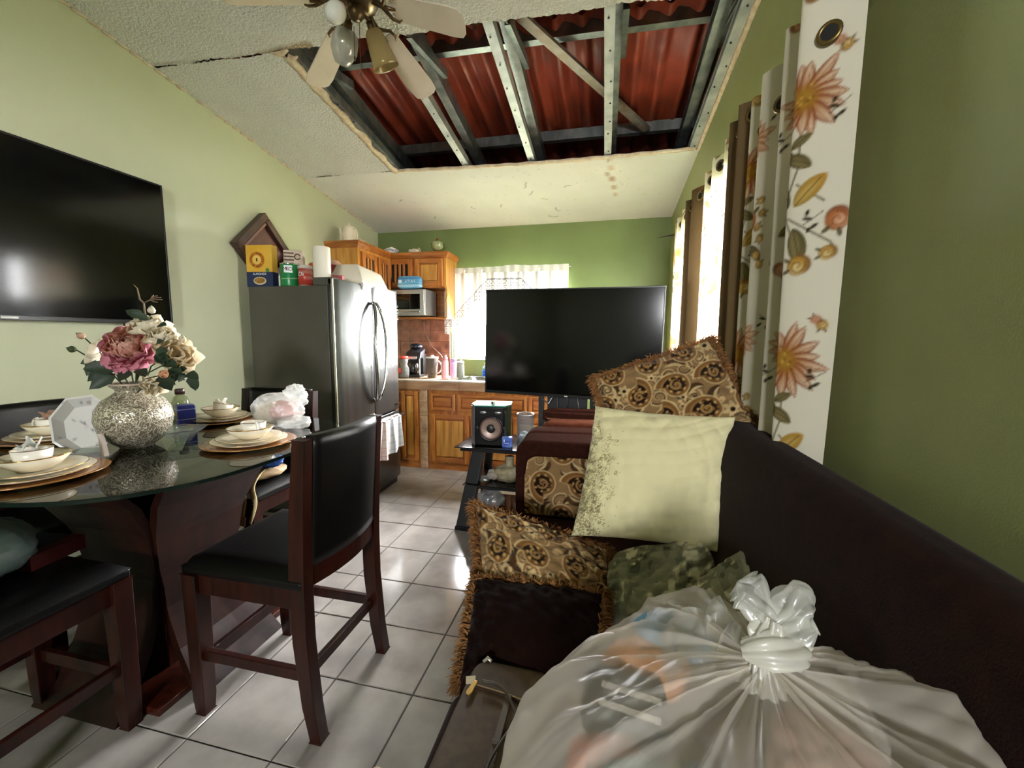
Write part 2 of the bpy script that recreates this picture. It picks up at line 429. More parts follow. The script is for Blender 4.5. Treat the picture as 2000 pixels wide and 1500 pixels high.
# ---- steel framing seen through the hole
def chan(p, q, wd, ht, up=(0, 0, 1), lip=True):
    """C channel from p to q, open to one side"""
    p, q = Vector(p), Vector(q); t = (q-p).normalized(); up = Vector(up); sd = t.cross(up).normalized(); u2 = sd.cross(t); th = .004
    g = G()
    def slab(a0, a1, b0, b1):
        c = [p+sd*a+u2*b for a, b in ((a0, b0), (a1, b0), (a1, b1), (a0, b1))]; d = [x+(q-p) for x in c]
        g.add(c+d, [(0, 1, 2, 3), (7, 6, 5, 4), (0, 4, 5, 1), (1, 5, 6, 2), (2, 6, 7, 3), (3, 7, 4, 0)])
    slab(-wd/2, wd/2, 0, th); slab(-wd/2, wd/2, ht-th, ht); slab(wd/2-th, wd/2, th, ht-th)
    if lip: slab(-wd/2, -wd/2+th, th, .014); slab(-wd/2, -wd/2+th, ht-.014, ht-th)
    return g
rf = struct('roof')
XS = (-1.72, -1.13, -.60, -.03, .555)
for k, x in enumerate(XS):
    y1_, y2_ = HY0-.25, HY1+.5
    put('furring_channel', chan((x, y1_, ceil(x, y1_)+.006), (x, y2_, ceil(x, y2_)+.006), .05, .055), STEELW if k else STEEL, rf)
    for j in range(7):
        yy = HY0+.08+j*.18+rnd.uniform(-.03, .03)
        put('screw', G().lathe([(.005, -.004), (.005, 0), (.002, .003)], (x+rnd.uniform(-.012, .012), yy, ceil(x, yy)+.003), 6), M('dark screw', '#2a2c2e', .5, .6), rf)
for k, x in enumerate(XS):     # top chords of the light trusses
    xo = x+(-.05 if k == 0 else (.03 if k < 4 else -.045))
    a = .15
    put('truss_chord', chan((xo, HY0-.4, ceil(x, HY0-.4)+a+.05), (xo, HY1+.65, ceil(x, HY1+.65)+a-.02), .06, .09), STEEL, rf)
    put('truss_web', chan((xo+.045, HY0+.1, ceil(x, HY0+.1)+.06), (xo+.045, HY0+.62, ceil(x, HY0+.6)+a+.07), .03, .05), STEEL, rf)
def purlin(y, off): return chan((XL, y, ceil(XL, y)+off), (XR, y, ceil(XR, y)+off+.02), .05, .075, lip=True)
put('purlin', purlin(2.60, .285), STEEL, rf); put('purlin', purlin(3.52, .245), STEEL, rf); put('purlin', purlin(1.7, .33), STEEL, rf); put('purlin', purlin(4.35, .25), STEEL, rf)
put('diagonal_brace', chan((-.50, 2.36, 3.045), (.25, 3.44, 2.90), .06, .02, lip=False), M('rusty brace', '#8d8880', .55, .4, col2='#7a6a58', ns=12), rf)
def sheet(y0, y1, off, n=330):
    X = np.linspace(XL-.1, XR+.1, n); P = []
    ph = 2*PI*X/.155
    wv = .02*np.sign(np.sin(ph))*np.abs(np.sin(ph))**.7+.006*np.sin(2*ph+.6)
    for y in np.linspace(y0, y1, 8): P.append(np.stack([X, np.full_like(X, y), ceil(X, y)+off+wv], 1))
    return G().grid(np.array(P))
put('roof_sheet', sheet(2.50, YB+.25, .355), ROOFM, rf, solid=.004, smooth=True)
put('roof_sheet', sheet(.4, 2.75, .385), ROOFM, rf, solid=.004, smooth=True)
put('roof_sheet', sheet(YF-.2, .6, .415), ROOFM, rf, solid=.004, smooth=True)

# ---- windows
def window(name, axis, pos, hole, th=.05, bars=1, rails=1):
    a0, a1, z0, z1 = hole; o = struct(name); b = .045
    def bx(p, q, r, s, t=th, off=0):
        g = G()
        if axis == 'x': g.bb(pos+off, pos+off+t, p, q, r, s)
        else: g.bb(p, q, pos+off, pos+off+t, r, s)
        return g
    for (p, q, r, s) in ((a0, a0+b, z0, z1), (a1-b, a1, z0, z1), (a0+b, a1-b, z0, z0+b), (a0+b, a1-b, z1-b, z1)): put('frame_bar', bx(p, q, r, s), WHITEP, o, bevel=.003)
    for k in range(bars):
        c = a0+(a1-a0)*(k+1)/(bars+1); put('mullion', bx(c-.02, c+.02, z0+b, z1-b), WHITEP, o, bevel=.003)
    for k in range(bars+1):
        p = a0+(a1-a0)*k/(bars+1)+.03; q = a0+(a1-a0)*(k+1)/(bars+1)-.03
        put('pane', bx(p, q, z0+.04, z1-.04, .004, .023), PANE, o)
    return o
window('window_1', 'y', YB+.06, KW, bars=2)
window('window_2', 'x', XR+.06, SW, bars=2)
window('fill_window', 'y', YF-.1, FW, bars=1)  # added for fill light, out of view
struct('ground', G().bb(-14, 12, -16, 18, -.4, -.16), M('outdoor ground', '#9a9a86', .9, col2='#7f8a62', ns=.7, world=True))

# ================================================================== CURTAINS
FLOR = film('printed curtain cloth', clear=0, gloss=.0, vc=True, tl=.30)
FLORS = film('printed sheer cloth', clear=.0, gloss=.0, vc=True, tl=.14)
BROWNC = film('taupe curtain cloth', '#5b4a33', clear=0, gloss=.0, tl=.006)
def smoothpath(pts, n=10, ten=.5):
    P = np.array(pts, float); out = []
    E = np.vstack([2*P[0]-P[1], P, 2*P[-1]-P[-2]])
    for i in range(1, len(E)-2):
        for t in np.linspace(0, 1, n, endpoint=False):
            a, b, c, d = E[i-1], E[i], E[i+1], E[i+2]; m1 = ten*(c-a); m2 = ten*(d-b)
            out.append((2*t**3-3*t**2+1)*b+(t**3-2*t**2+t)*m1+(-2*t**3+3*t**2)*c+(t**3-t**2)*m2)
    out.append(E[-2]); return np.array(out)
def resample(P, ds):
    d = np.r_[0, np.cumsum(np.hypot(*np.diff(P[:, :2], axis=0).T))]; n = max(4, int(d[-1]/ds)); s = np.linspace(0, d[-1], n)
    return np.stack([np.interp(s, d, P[:, k]) for k in range(P.shape[1])], 1), s
RU, OC, OL, DK, PK = '#8a4a26', '#b0863a', '#6f6440', '#37301f', '#b98a6c'
def flower(pt, c, r, rot=0, k=15, pale=False):
    q = random.Random(int(c[0]*1000)+int(c[1]*777))
    for i in range(k):
        a = rot+2*PI*i/k+q.uniform(-.1, .1); ln = r*q.uniform(.72, 1.05)
        pt.petal(c, a, ln, r*.165, '#6d3216' if not pale else '#95603c', .95, '#8f4d28', soft=.002, start=.1)
        pt.petal(c, a, ln*.95, r*.10, '#a8703c' if not pale else '#c39672', .85, '#e2cfb2', soft=.004, start=.3)
        pt.line([(c[0]+ln*.3*math.cos(a+.05), c[1]+ln*.3*math.sin(a+.05)), (c[0]+ln*.85*math.cos(a+.03), c[1]+ln*.85*math.sin(a+.03))], .0012, '#8a5130', .7)
    pt.blob([c], r*.27, '#9c7530', .95, soft=.012)
    for i in range(16): pt.blob([(c[0]+q.gauss(0, r*.14), c[1]+q.gauss(0, r*.14))], r*.035, q.choice(['#c29a46', '#6e4c1c', '#8a6426']), .9)
def leaf(pt, c, a, ln, wd, col=OL, col2='#4c442b'):
    pt.petal(c, a, ln, wd, col2, 1, col, bend=.15); pt.petal((c[0]+.1*wd, c[1]), a+.05, ln*.85, wd*.5, '#8a7d54' if col != OC else '#c2a35c', .6, bend=.12, soft=.004)
    pt.line([c, (c[0]+ln*.9*math.cos(a+.1), c[1]+ln*.9*math.sin(a+.1))], .0017, '#3c331e', .7)
def bud(pt, c, r, col=OC):
    q = random.Random(int(c[0]*991)+int(c[1]*577)); a = q.uniform(0, 6)
    pt.blob([c, (c[0]+r*.3*math.cos(a), c[1]+r*.3*math.sin(a))], r*.92, '#7a5526' if col == OC else '#7d4524', .95, soft=.003)
    pt.blob([c], r*.82, col, .95, soft=.004); pt.blob([(c[0]+r*.25*math.cos(a+2), c[1]+r*.25*math.sin(a+2))], r*.5, '#d9c48e' if col == OC else '#d6a888', .8, soft=.008)
    pt.curl(c, a, r*.72, 1.25, r*.10, '#6e4c1c' if col == OC else '#7a3f22', .85, 1, .002)
    for k in range(2): pt.petal((c[0]+r*.7*math.cos(a+3+k), c[1]+r*.7*math.sin(a+3+k)), a+3+k, r*.8, r*.2, '#5a5030', .95)
def sprig(pt, c, m=1):
    for dx, dy, a, l in ((0, 0, .2, .022), (.014*m, .01, 1.9, .014), (-.012*m, -.012, -.6, .02), (.005*m, -.02, -1.2, .012)): pt.petal((c[0]+dx, c[1]+dy), a, l, .0045, DK)
    pt.line([(c[0]-.02*m, c[1]+.015), c, (c[0]+.02*m, c[1]-.012)], .001, DK)
def floral(P, seed=0, s0=0):
    pt = Paint(P, '#d2cbb8')
    per_s, per_z = .40, .64
    smin, smax, zmin, zmax = P[:, 0].min(), P[:, 0].max(), P[:, 1].min(), P[:, 1].max()
    for i in range(int(math.floor((smin-s0)/per_s))-1, int(math.ceil((smax-s0)/per_s))+1):
        for j in range(int(math.floor((zmin)/per_z))-1, int(math.ceil(zmax/per_z))+1):
            X, Y = s0+i*per_s, j*per_z+(.02 if i % 2 else 0)-.085
            A = lambda x, y: (X+x, Y+y)
            for p in (((.10, .02), (.10, -.06), (.13, -.16), (.09, -.26)), ((.10, -.1), (.04, -.15)), ((.115, -.18), (.02, -.25), (.01, -.27)), ((.31, .0), (.33, -.12), (.29, -.24))):
                pt.line([A(*q) for q in p], .0026, '#5a4a2c', .85)
            flower(pt, A(.10, .10), .098, .3, 17)
            flower(pt, A(.295, .135), .082, 1.1, 14, pale=True)
            leaf(pt, A(.13, -.03), 3.5, .065, .017); leaf(pt, A(.12, -.02), -.9, .06, .02, OL); leaf(pt, A(.12, -.01), 2.5, .05, .012)
            leaf(pt, A(.10, -.15), 2.2, .085, .022, OC, '#8f7a40'); leaf(pt, A(.12, -.15), .9, .075, .024); leaf(pt, A(.14, -.20), -1.0, .09, .02); leaf(pt, A(.10, -.21), -1.9, .085, .022)
            bud(pt, A(.085, -.30), .026); bud(pt, A(.025, -.275), .018); bud(pt, A(.01, -.20), .027, '#a8683c'); bud(pt, A(.02, .19), .013, OC); bud(pt, A(.035, .205), .011, PK)
            bud(pt, A(.29, -.11), .036, '#a3693f'); leaf(pt, A(.31, -.06), 1.9, .07, .022); leaf(pt, A(.31, -.16), -.8, .06, .015); leaf(pt, A(.27, -.2), 4.0, .06, .016)
            for (a, b) in ((.245, -.06), (.235, -.10), (.25, -.14), (.24, -.18), (.25, -.23), (.235, -.26)): bud(pt, A(a, b), .013, OC)
            bud(pt, A(.345, -.29), .02, PK)
            sprig(pt, A(.025, .06)); sprig(pt, A(.20, .20), -1); sprig(pt, A(.06, -.19)); sprig(pt, A(.36, .06))
    return pt.C
def curtain(name, label, plan, z0, z1, mat, paint=None, ds=.0045, dz=.0045, s0=0, group=None, ring=True, flare=0, ro=.055):
    Pp, s = resample(smoothpath(plan, 10, .35), ds)
    nz = max(6, int((z1-z0)/dz)); Z = np.linspace(z1, z0, nz); Q = np.zeros((len(s), nz, 3))
    yc = Pp[:, 1].mean(); xc = Pp[:, 0].mean()
    for k, z in enumerate(Z):
        t = (z1-z)/(z1-z0)
        Q[:, k, 0] = xc+(Pp[:, 0]-xc)*(1-.12*t)+.004*np.sin(s*31+t*5)*t; Q[:, k, 1] = yc+(Pp[:, 1]-yc)*(1+flare*t); Q[:, k, 2] = z
    c = None
    if paint:
        S, ZZ = np.meshgrid(s, Z, indexing='ij'); c = paint(np.stack([S.ravel(), ZZ.ravel()], 1), s0=s0)
    t = thing(name, label, 'curtain', (xc, yc, z0), 0, group or 'curtains on the side window')
    Q[:, :, 0] -= xc; Q[:, :, 1] -= yc; Q[:, :, 2] -= z0
    put('cloth', G().grid(Q), mat, t, smooth=True, col=c)
    if ring:
        for i in range(1, len(plan)-1, 2):
            a = (Vector(plan[i-1])+Vector(plan[i]))/2; d = (Vector(plan[i])-Vector(plan[i-1])).normalized(); a = a+Vector((-abs(d.y), -abs(d.x)))*.014
            R = Matrix(((d.x, 0, -d.y), (d.y, 0, d.x), (0, 1, 0)))
            g = G(); P = []
            for u in range(21):
                aa = 2*PI*u/20; P.append([(((.021+.0055*math.cos(b))*math.cos(aa))*d.x-(.0045*math.sin(b))*d.y, ((.021+.0055*math.cos(b))*math.cos(aa))*d.y+(.0045*math.sin(b))*d.x, (.021+.0055*math.cos(b))*math.sin(aa)) for b in np.linspace(0, 2*PI, 9)])
            put('grommet', g.grid(np.array(P)), M('bronze ring', '#6d5a33', .35, .8), t, (a.x-xc, a.y-yc, z1-z0-ro), smooth=True)
            put('grommet_opening', G().lathe([(.019, -.0018), (.019, .0018)], n=14), M('dark opening', '#141210', .9), t, (a.x-xc, a.y-yc, z1-z0-ro), (PI/2, 0, math.atan2(d.y, d.x)))
    return t
ZC = 2.215
curtain('floral_curtain', 'wide cream curtain panel with brown flowers hanging over the sofa back', [(.545, 1.155), (.44, 1.233), (.555, 1.29), (.45, 1.355), (.555, 1.43), (.46, 1.558), (.56, 1.62), (.47, 1.69), (.555, 1.73)], .62, ZC-.03, FLOR, floral, .0036, .004, s0=.01, ro=.125)
curtain('taupe_curtain', 'plain taupe curtain beside the wide flowered panel', [(.55, 1.74), (.455, 1.79), (.55, 1.85), (.46, 1.925), (.55, 1.96)], .62, ZC, BROWNC, None, .008, .05)
curtain('floral_curtain', 'sunlit flowered curtain glowing between the two taupe curtains', [(.55, 1.99), (.48, 2.07), (.545, 2.16), (.475, 2.27), (.55, 2.36), (.48, 2.445), (.55, 2.50)], .62, ZC, FLORS, floral, .005, .005, s0=.13)
curtain('taupe_curtain', 'plain taupe curtain farther along, near the far flowered panel', [(.555, 2.56), (.465, 2.71), (.55, 2.81), (.465, 2.90), (.55, 2.97)], .62, ZC, BROWNC, None, .008, .05)
curtain('floral_curtain', 'narrow flowered curtain at the far end of the side window', [(.55, 3.0), (.475, 3.1), (.55, 3.2), (.475, 3.29), (.55, 3.37), (.485, 3.43)], .62, ZC, FLORS, floral, .006, .006, s0=.05)
rod = thing('curtain_rod', 'dark metal curtain rod along the side window with pointed end', 'curtain rod', (.51, 2.3, ZC-.055))
put('rod', G().tube([(0, -1.2, 0), (0, 1.2, 0)], .009, 10), M('dark rod metal', '#3b3429', .4, .7), rod, smooth=True)
put('pointed_finial', G().tube([(0, 1.19, 0), (-.02, 1.25, .0), (-.14, 1.28, -.012)], [.011, .009, .001], 8), M('dark rod metal'), rod, smooth=True)
for y in (-1.1, .05, 1.12): put('bracket', G().bb(-.006, .085, y-.012, y+.012, -.012, .012), M('dark rod metal'), rod, bevel=.003)

# lace curtain over the kitchen window, stepped lace edge around an open middle
ls = 0.0075
LX0, LX1, LZ0, LZ1 = -1.79, -.40, 1.15, 2.085
SHEER = film('lace voile', '#f2f2ea', clear=.0, gloss=0, tl=.006, vc=True)
nx, nz = int((LX1-LX0)/ls), int((LZ1-LZ0)/ls)
X, Z = np.meshgrid(np.linspace(LX0, LX1, nx), np.linspace(LZ1, LZ0, nz), indexing='ij')
Y = 4.44+.012*np.sin(X*38)+.006*np.sin(X*91+1)
st = .088
xx = (LX1-LX0)/2-np.abs(X-(LX0+LX1)/2)             # distance from the nearer side
step = LZ0+.23+np.floor(np.clip(xx, 0, .52)/st)*st*1.0       # lower outline, in steps
diag = step[:, :]*0+LZ0+.32+np.clip(xx, 0, .5)*1.02
keep = Z > np.minimum(step, LZ1-.20)
pt = Paint(np.stack([X.ravel(), Z.ravel()], 1), '#f1f0e8')
C = pt.C.reshape(nx, nz, 3)
band = (Z < np.minimum(diag, LZ1-.075)) & keep
gx, gz = (xx/st) % 1, ((Z-LZ0-.23)/st) % 1
lace = band & (((gx < .07) | (gz < .07)) | (((np.abs(gx-.5) < .33) & (np.abs(gz-.5) < .33)) & (np.sin(gx*2*PI*2.2+.4)*np.sin(gz*2*PI*2.2+.4) > .3)))
edge = (np.abs(Z-np.minimum(diag, LZ1-.075)) < .007)
C[lace | (edge & keep)] = lin('#8d8f92')
gk = G().grid(np.stack([X, Y, Z], -1))
kk = keep.ravel(); gk.f = [f for f in gk.f if kk[f[0]] and kk[f[2]] and kk[f[1]] and kk[f[3]]]
lc = thing('lace_curtain', 'white lace curtain with stepped edge over the kitchen window', 'curtain', (0, 0, 0))
put('voile', gk, SHEER, lc, smooth=True, col=C.reshape(-1, 3))
put('curtain_wire', G().tube([(LX0-.02, 4.455, LZ1), (LX1+.02, 4.455, LZ1+.01)], .006, 8), WHITEP, lc, smooth=True)
put('heading', G().grid(np.array([[(x, 4.43+.006*math.sin(x*60), LZ1+.02+.01*(x-LX0)+.012*math.exp(-((x+1.0)/.12)**2)), (x, 4.425+.006*math.sin(x*60+1), LZ1-.035)] for x in np.linspace(LX0, LX1, 120)])), film('lace heading', '#c9c9bb', clear=.0, gloss=0, tl=.006), lc, smooth=True)
# ================================================================== KITCHEN
PINE = M('honey pine', '#8a4b1b', .35, col2='#b07434', ns=7, stretch=(5, 5, .7), spec=.5, coat=.15)
PINEX = M('honey pine level', '#7f4419', .35, col2='#a1642c', ns=7, stretch=(.7, 5, 5), spec=.5, coat=.15)
PINEP = M('pale pine panel', '#a0682a', .35, col2='#c08e46', ns=5, stretch=(6, 6, .5), spec=.5, coat=.15)
DARKIN = M('dark cabinet interior', '#1c0d07', .8)
STONE = M('brown counter tile', '#7d5b41', .35, col2='#a07d5e', ns=5, stretch=(1, 1, 4), detail=8)
STONET = M('polished counter top', '#b39a80', .15, col2='#8d7257', ns=4, detail=7)
SLATE = M('brown slate tile', '#4f2a1d', .35, col2='#8d5c46', ns=11, detail=8, lo=.3, hi=.75, world=True, bump=.2, bs=25)
CHROME = M('chrome', '#d5d8da', .12, 1)
BLACKP = M('black plastic', '#0b0b0c', .35)
WHITEC = M('white ceramic', '#e6e0d4', .18, spec=.5)

def panel_door(t, x0, x1, z0, z1, y, name='door', slots=0, knob=None, raised=True):
    """framed cabinet door facing -y, local coordinates"""
    d = put(name, G().bb(x0, x1, y-.004, y+.008, z0, z1), PINEX if name == 'drawer' else PINE, t)
    b = .05 if z1-z0 > .25 else .028
    b = min(b, (x1-x0)*.22)
    for (p, q, r, s) in ((x0, x0+b, z0, z1), (x1-b, x1, z0, z1)): put('stile', G().bb(p, q, y-.022, y-.003, r, s), PINE, d, bevel=.004)
    for (r, s) in ((z0, z0+b), (z1-b, z1)): put('rail', G().bb(x0+b, x1-b, y-.020, y-.003, r, s), PINEX, d, bevel=.004)
    if slots:
        put('glass_backing', G().bb(x0+b, x1-b, y-.008, y-.004, z0+b, z1-b), DARKIN, d)
        for k in range(1, slots):
            c = x0+b+(x1-x0-2*b)*k/slots; put('slat', G().bb(c-.012, c+.012, y-.018, y-.006, z0+b, z1-b), PINE, d, bevel=.003)
    elif raised:
        i = b+.012
        put('raised_panel', G().bb(x0+i, x1-i, y-.016, y-.002, z0+i, z1-i), PINEX if name == 'drawer' else PINEP, d, bevel=.007)
    if knob:
        put('knob', G().lathe([(.006, 0), (.006, .012), (.013, .018), (.013, .024), (.006, .028)], n=12), PINE, d, (knob[0], y-.02, knob[1]), (PI/2, 0, 0), smooth=True)
    return d
YC = 3.87
# base cabinets
b1 = thing('base_cabinet', 'wooden base cabinet with one panel door right beside the fridge', 'cabinet', (0, 0, 0), 0, 'kitchen base cabinets')
put('body', G().bb(-2.55, -1.83, YC, 4.48, 0.02, .83), PINE, b1)
put('plinth', G().bb(-2.55, -1.83, YC-.006, YC+.02, 0.001, .06), PINEX, b1)
panel_door(b1, -2.52, -2.06, .08, .78, YC); panel_door(b1, -2.03, -1.845, .08, .80, YC)
pl_ = struct('trim_1', G().bb(-1.828, -1.742, YC-.012, 4.40, 0, .83), M('pilaster grout', '#7a5f47', .7))
for k in range(6):
    put('pilaster_tile', G().bb(-1.826, -1.744, YC-.018, YC-.010, .004+k*.138, .138+k*.138), M('pilaster tile', '#8a6a4c', .4, col2='#b89a7c', ns=14, detail=6), pl_, bevel=.003)
b2 = thing('base_cabinet', 'long wooden base cabinet with a row of drawers under the sink', 'cabinet', (0, 0, 0), 0, 'kitchen base cabinets')
put('body', G().bb(-1.74, -.40, YC, 4.48, 0.02, .83), PINE, b2)
put('plinth', G().bb(-1.74, -.40, YC-.006, YC+.02, 0.001, .06), PINEX, b2)
for (p, q) in ((-1.715, -1.445), (-1.415, -.72), (-.70, -.43)): panel_door(b2, p, q, .615, .785, YC, 'drawer')
for (p, q, kx) in ((-1.715, -1.30, -1.335), (-1.28, -.87, -.905), (-.85, -.43, -.82)): panel_door(b2, p, q, .08, .575, YC, 'door', knob=(kx, .42))
# counter with a cut-out for the sink
ct = thing('countertop', 'brown tiled kitchen countertop with a polished edge', 'countertop', (0, 0, 0))
SX0, SX1, SY0, SY1 = -1.45, -.85, 3.95, 4.36
put('slab', G().bb(-2.6, SX0, YC-.02, 4.495, .83, .915).bb(SX1, -.38, YC-.02, 4.495, .83, .915).bb(SX0, SX1, YC-.02, SY0, .83, .915).bb(SX0, SX1, SY1, 4.495, .83, .915), STONET, ct)
for k in range(8):
    a = -2.6+k*.30; b_ = min(a+.297, -.385)
    if b_ > a: put('edge_tile', G().bb(a, b_, YC-.03, YC-.019, .822, .905), STONE, ct, bevel=.002)
put('edge_trim', G().bb(-2.6, -.38, YC-.034, YC+.01, .905, .921), M('pale counter trim', '#cdbfae', .25), ct, bevel=.004)
sk = thing('kitchen_sink', 'stainless steel sink let into the counter below the window', 'sink', ((SX0+SX1)/2, (SY0+SY1)/2, .916))
hx, hy = (SX1-SX0)/2, (SY1-SY0)/2
put('rim', G().bb(-hx-.02, hx+.02, -hy-.02, -hy+.012, 0, .006).bb(-hx-.02, hx+.02, hy-.012, hy+.02, 0, .006).bb(-hx-.02, -hx+.012, -hy+.012, hy-.012, 0, .006).bb(hx-.012, hx+.02, -hy+.012, hy-.012, 0, .006), CHROME, sk)
put('bowl', G().add([(-hx+.012, -hy+.012, .002), (hx-.012, -hy+.012, .002), (hx-.012, hy-.012, .002), (-hx+.012, hy-.012, .002), (-hx+.05, -hy+.05, -.07), (hx-.05, -hy+.05, -.07), (hx-.05, hy-.05, -.07), (-hx+.05, hy-.05, -.07)], [(0, 1, 5, 4), (1, 2, 6, 5), (2, 3, 7, 6), (3, 0, 4, 7), (4, 5, 6, 7)]), CHROME, sk)
fc = thing('faucet', 'small chrome faucet behind the sink', 'faucet', (-1.15, 4.43, .916))
put('spout', G().tube([(0, 0, 0), (0, 0, .16), (0, -.03, .20), (0, -.10, .20), (0, -.13, .17)], .011, 10), CHROME, fc, smooth=True)
put('base', G().lathe([(.028, 0), (.028, .01), (.015, .02)]), CHROME, fc, smooth=True)
for s in (-1, 1): put('handle', G().tube([(.06*s, 0, 0), (.06*s, 0, .04), (.085*s, -.01, .055)], [.013, .011, .006], 8), CHROME, fc, smooth=True)
# backsplash of single tiles
bs_ = struct('trim_2', G().bb(-2.6, -1.735, 4.484, 4.4995, .915, 1.56), M('backsplash grout', '#6b4a3a', .8))
for i in range(7):
    for j in range(5):
        a, c = -2.598+i*.1235, .918+j*.128
        put('backsplash_tile', G().bb(a, a+.1205, 4.475, 4.485, c, c+.125), SLATE, bs_, bevel=.003)

# wall cabinets: one along the left wall, one on the back wall
def crown(x0, x1, y0, y1, z, sides):
    g = []
    prof = ((0, 0), (.012, .008), (.02, .03), (.035, .045), (.035, .058))
    for (ax, s) in sides:
        q = G(); P = []
        for o_, h in prof:
            if ax == 'y': P.append([(x0-(.035 if 'xl' in str(sides) else 0), y0-o_, z+h), (x1+o_*('x' in str(sides)), y0-o_, z+h)])
        g.append(q)
    return g
uc = thing('wall_cabinet', 'wooden wall cabinet with slatted doors on the left wall above the fridge', 'cabinet', (0, 0, 0), 0, 'kitchen wall cabinets')
XCF, YN = -2.285, 3.555
put('body', G().bb(XL+.005, XCF, YN, 4.16, 1.78, 2.19), PINEP, uc)
def dx(p): return Vector((XCF-.0+(p.y-YC0), p.x, p.z))
# doors facing +x: build facing -y then turn
def side_doors():
    for (p, q) in ((3.60, 3.86), (3.89, 4.12)):
        e = panel_door(uc, 0, q-p, 1.80, 2.15, 0, slots=3); e.location = (XCF+.004, p, 0); e.rotation_euler = (0, 0, PI/2)
side_doors()
put('cornice', G().add([(XL+.004, YN-o_, 2.175+h) for o_, h in ((0, 0), (.03, .04), (.03, .06))]+[(XCF+o_, YN-o_, 2.175+h) for o_, h in ((0, 0), (.03, .04), (.03, .06))]+[(XCF+o_, 4.16-o_, 2.175+h) for o_, h in ((0, 0), (.03, .04), (.03, .06))]+[(XL+.004, 4.16, 2.235)],
    [(0, 3, 4, 1), (1, 4, 5, 2), (3, 6, 7, 4), (4, 7, 8, 5), (2, 5, 8, 9)]), PINEX, uc, solid=.004)
ub = thing('wall_cabinet', 'wooden wall cabinet on the back wall holding the microwave, with a raised panel door', 'cabinet', (0, 0, 0), 0, 'kitchen wall cabinets')
XB0, XB1, YU = -2.345, -1.655, 4.175
put('body', G().bb(XB0, XB1-.0225, YU, 4.495, 1.87, 2.198), PINE, ub)
panel_door(ub, XB0+.02, -2.03, 1.88, 2.17, YU, slots=4)
panel_door(ub, -2.0, XB1-.03, 1.88, 2.17, YU)
put('side_panel', G().prism([(YU, 2.20), (YU, 1.90), (YU+.03, 1.86), (YU+.035, 1.80), (YU+.01, 1.74), (YU+.03, 1.66), (YU+.02, 1.55), (4.495, 1.55), (4.495, 2.20)], XB1-.022, XB1, lambda v: Vector((v.z, v.x, v.y))), PINEP, ub)
put('shelf', G().bb(-2.60, XB1-.022, YU+.05, 4.47, 1.545, 1.565), PINEX, ub)
put('back_panel', G().bb(-2.60, XB1-.022, 4.475, 4.495, 1.565, 1.87), PINEX, ub)
put('cornice', G().add([(XB0+.06-.06*0, YU-o_, 2.175+h) for o_, h in ((0, 0), (.03, .04), (.03, .06))]+[(XB1+o_, YU-o_, 2.175+h) for o_, h in ((0, 0), (.03, .04), (.03, .06))]+[(XB1+o_, 4.495, 2.175+h) for o_, h in ((0, 0), (.03, .04), (.03, .06))]+[(XB0+.06, 4.495, 2.235)],
    [(0, 3, 4, 1), (1, 4, 5, 2), (3, 6, 7, 4), (4, 7, 8, 5), (2, 5, 8, 9)]), PINEX, ub, solid=.004)
# microwave
mw = thing('microwave', 'stainless microwave with a dark glass door on the wall cabinet shelf', 'microwave', (-2.12, 4.25, 1.566))
SILV = M('brushed silver', '#a9a9a4', .35, .6)
put('case', G().bb(-.25, .25, -.13, .17, .012, .285), SILV, mw, bevel=.006)
put('door', G().bb(-.245, .245, -.15, -.131, .02, .28), SILV, mw, bevel=.004)
put('glass', G().bb(-.24, .20, -.154, -.149, .075, .235), M('dark glass', '#0a0907', .08), mw)
put('control_strip', G().bb(.085, .09, -.156, -.15, .075, .235), M('dim trim', '#2d2a26', .4), mw)
put('handle', G().bb(-.23, .205, -.166, -.149, .033, .055), CHROME, mw, bevel=.006)
for a in (-.2, .2):
    for b_ in (-.1, .14): put('foot', G().lathe([(.012, 0), (.012, .012)], (a, b_, 0), 10), BLACKP, mw)
pk = thing('wipes_pack', 'blue soft pack with white lettering on top of the microwave', 'packet', (-2.035, 4.112, 1.853))
def softbox(sx, sy, sz, n=3.2, res=14):
    P = []
    for i in range(res+1):
        a = -PI/2+PI*i/res; row = []
        for k in range(2*res+1):
            b = 2*PI*k/(2*res)
            f = lambda c, e: math.copysign(abs(c)**e, c)
            e = 2/n
            row.append((sx/2*f(math.cos(a), e)*f(math.cos(b), e), sy/2*f(math.cos(a), e)*f(math.sin(b), e), sz/2*f(math.sin(a), e)))
        P.append(row)
    return G().grid(np.array(P))
put('pack', softbox(.27, .078, .13, 5), M('blue wrap', '#2f6c9c', .35, col2='#6fb0cf', ns=4, stretch=(.3, .3, 9)), pk, (0, 0, .066), smooth=True)
put('band', softbox(.272, .08, .03, 6), M('pale blue wrap', '#9cc4d6', .35), pk, (0, 0, .03), smooth=True)
lettering('o°T A S', .035, M('white print', '#e8eef0', .5), pk, (.02, -.0405, .075), (PI/2, 0, 0))
put('emblem', G().ell((0, 0, 0), (.022, .003, .018)), M('white print'), pk, (-.095, -.039, .075), smooth=True)

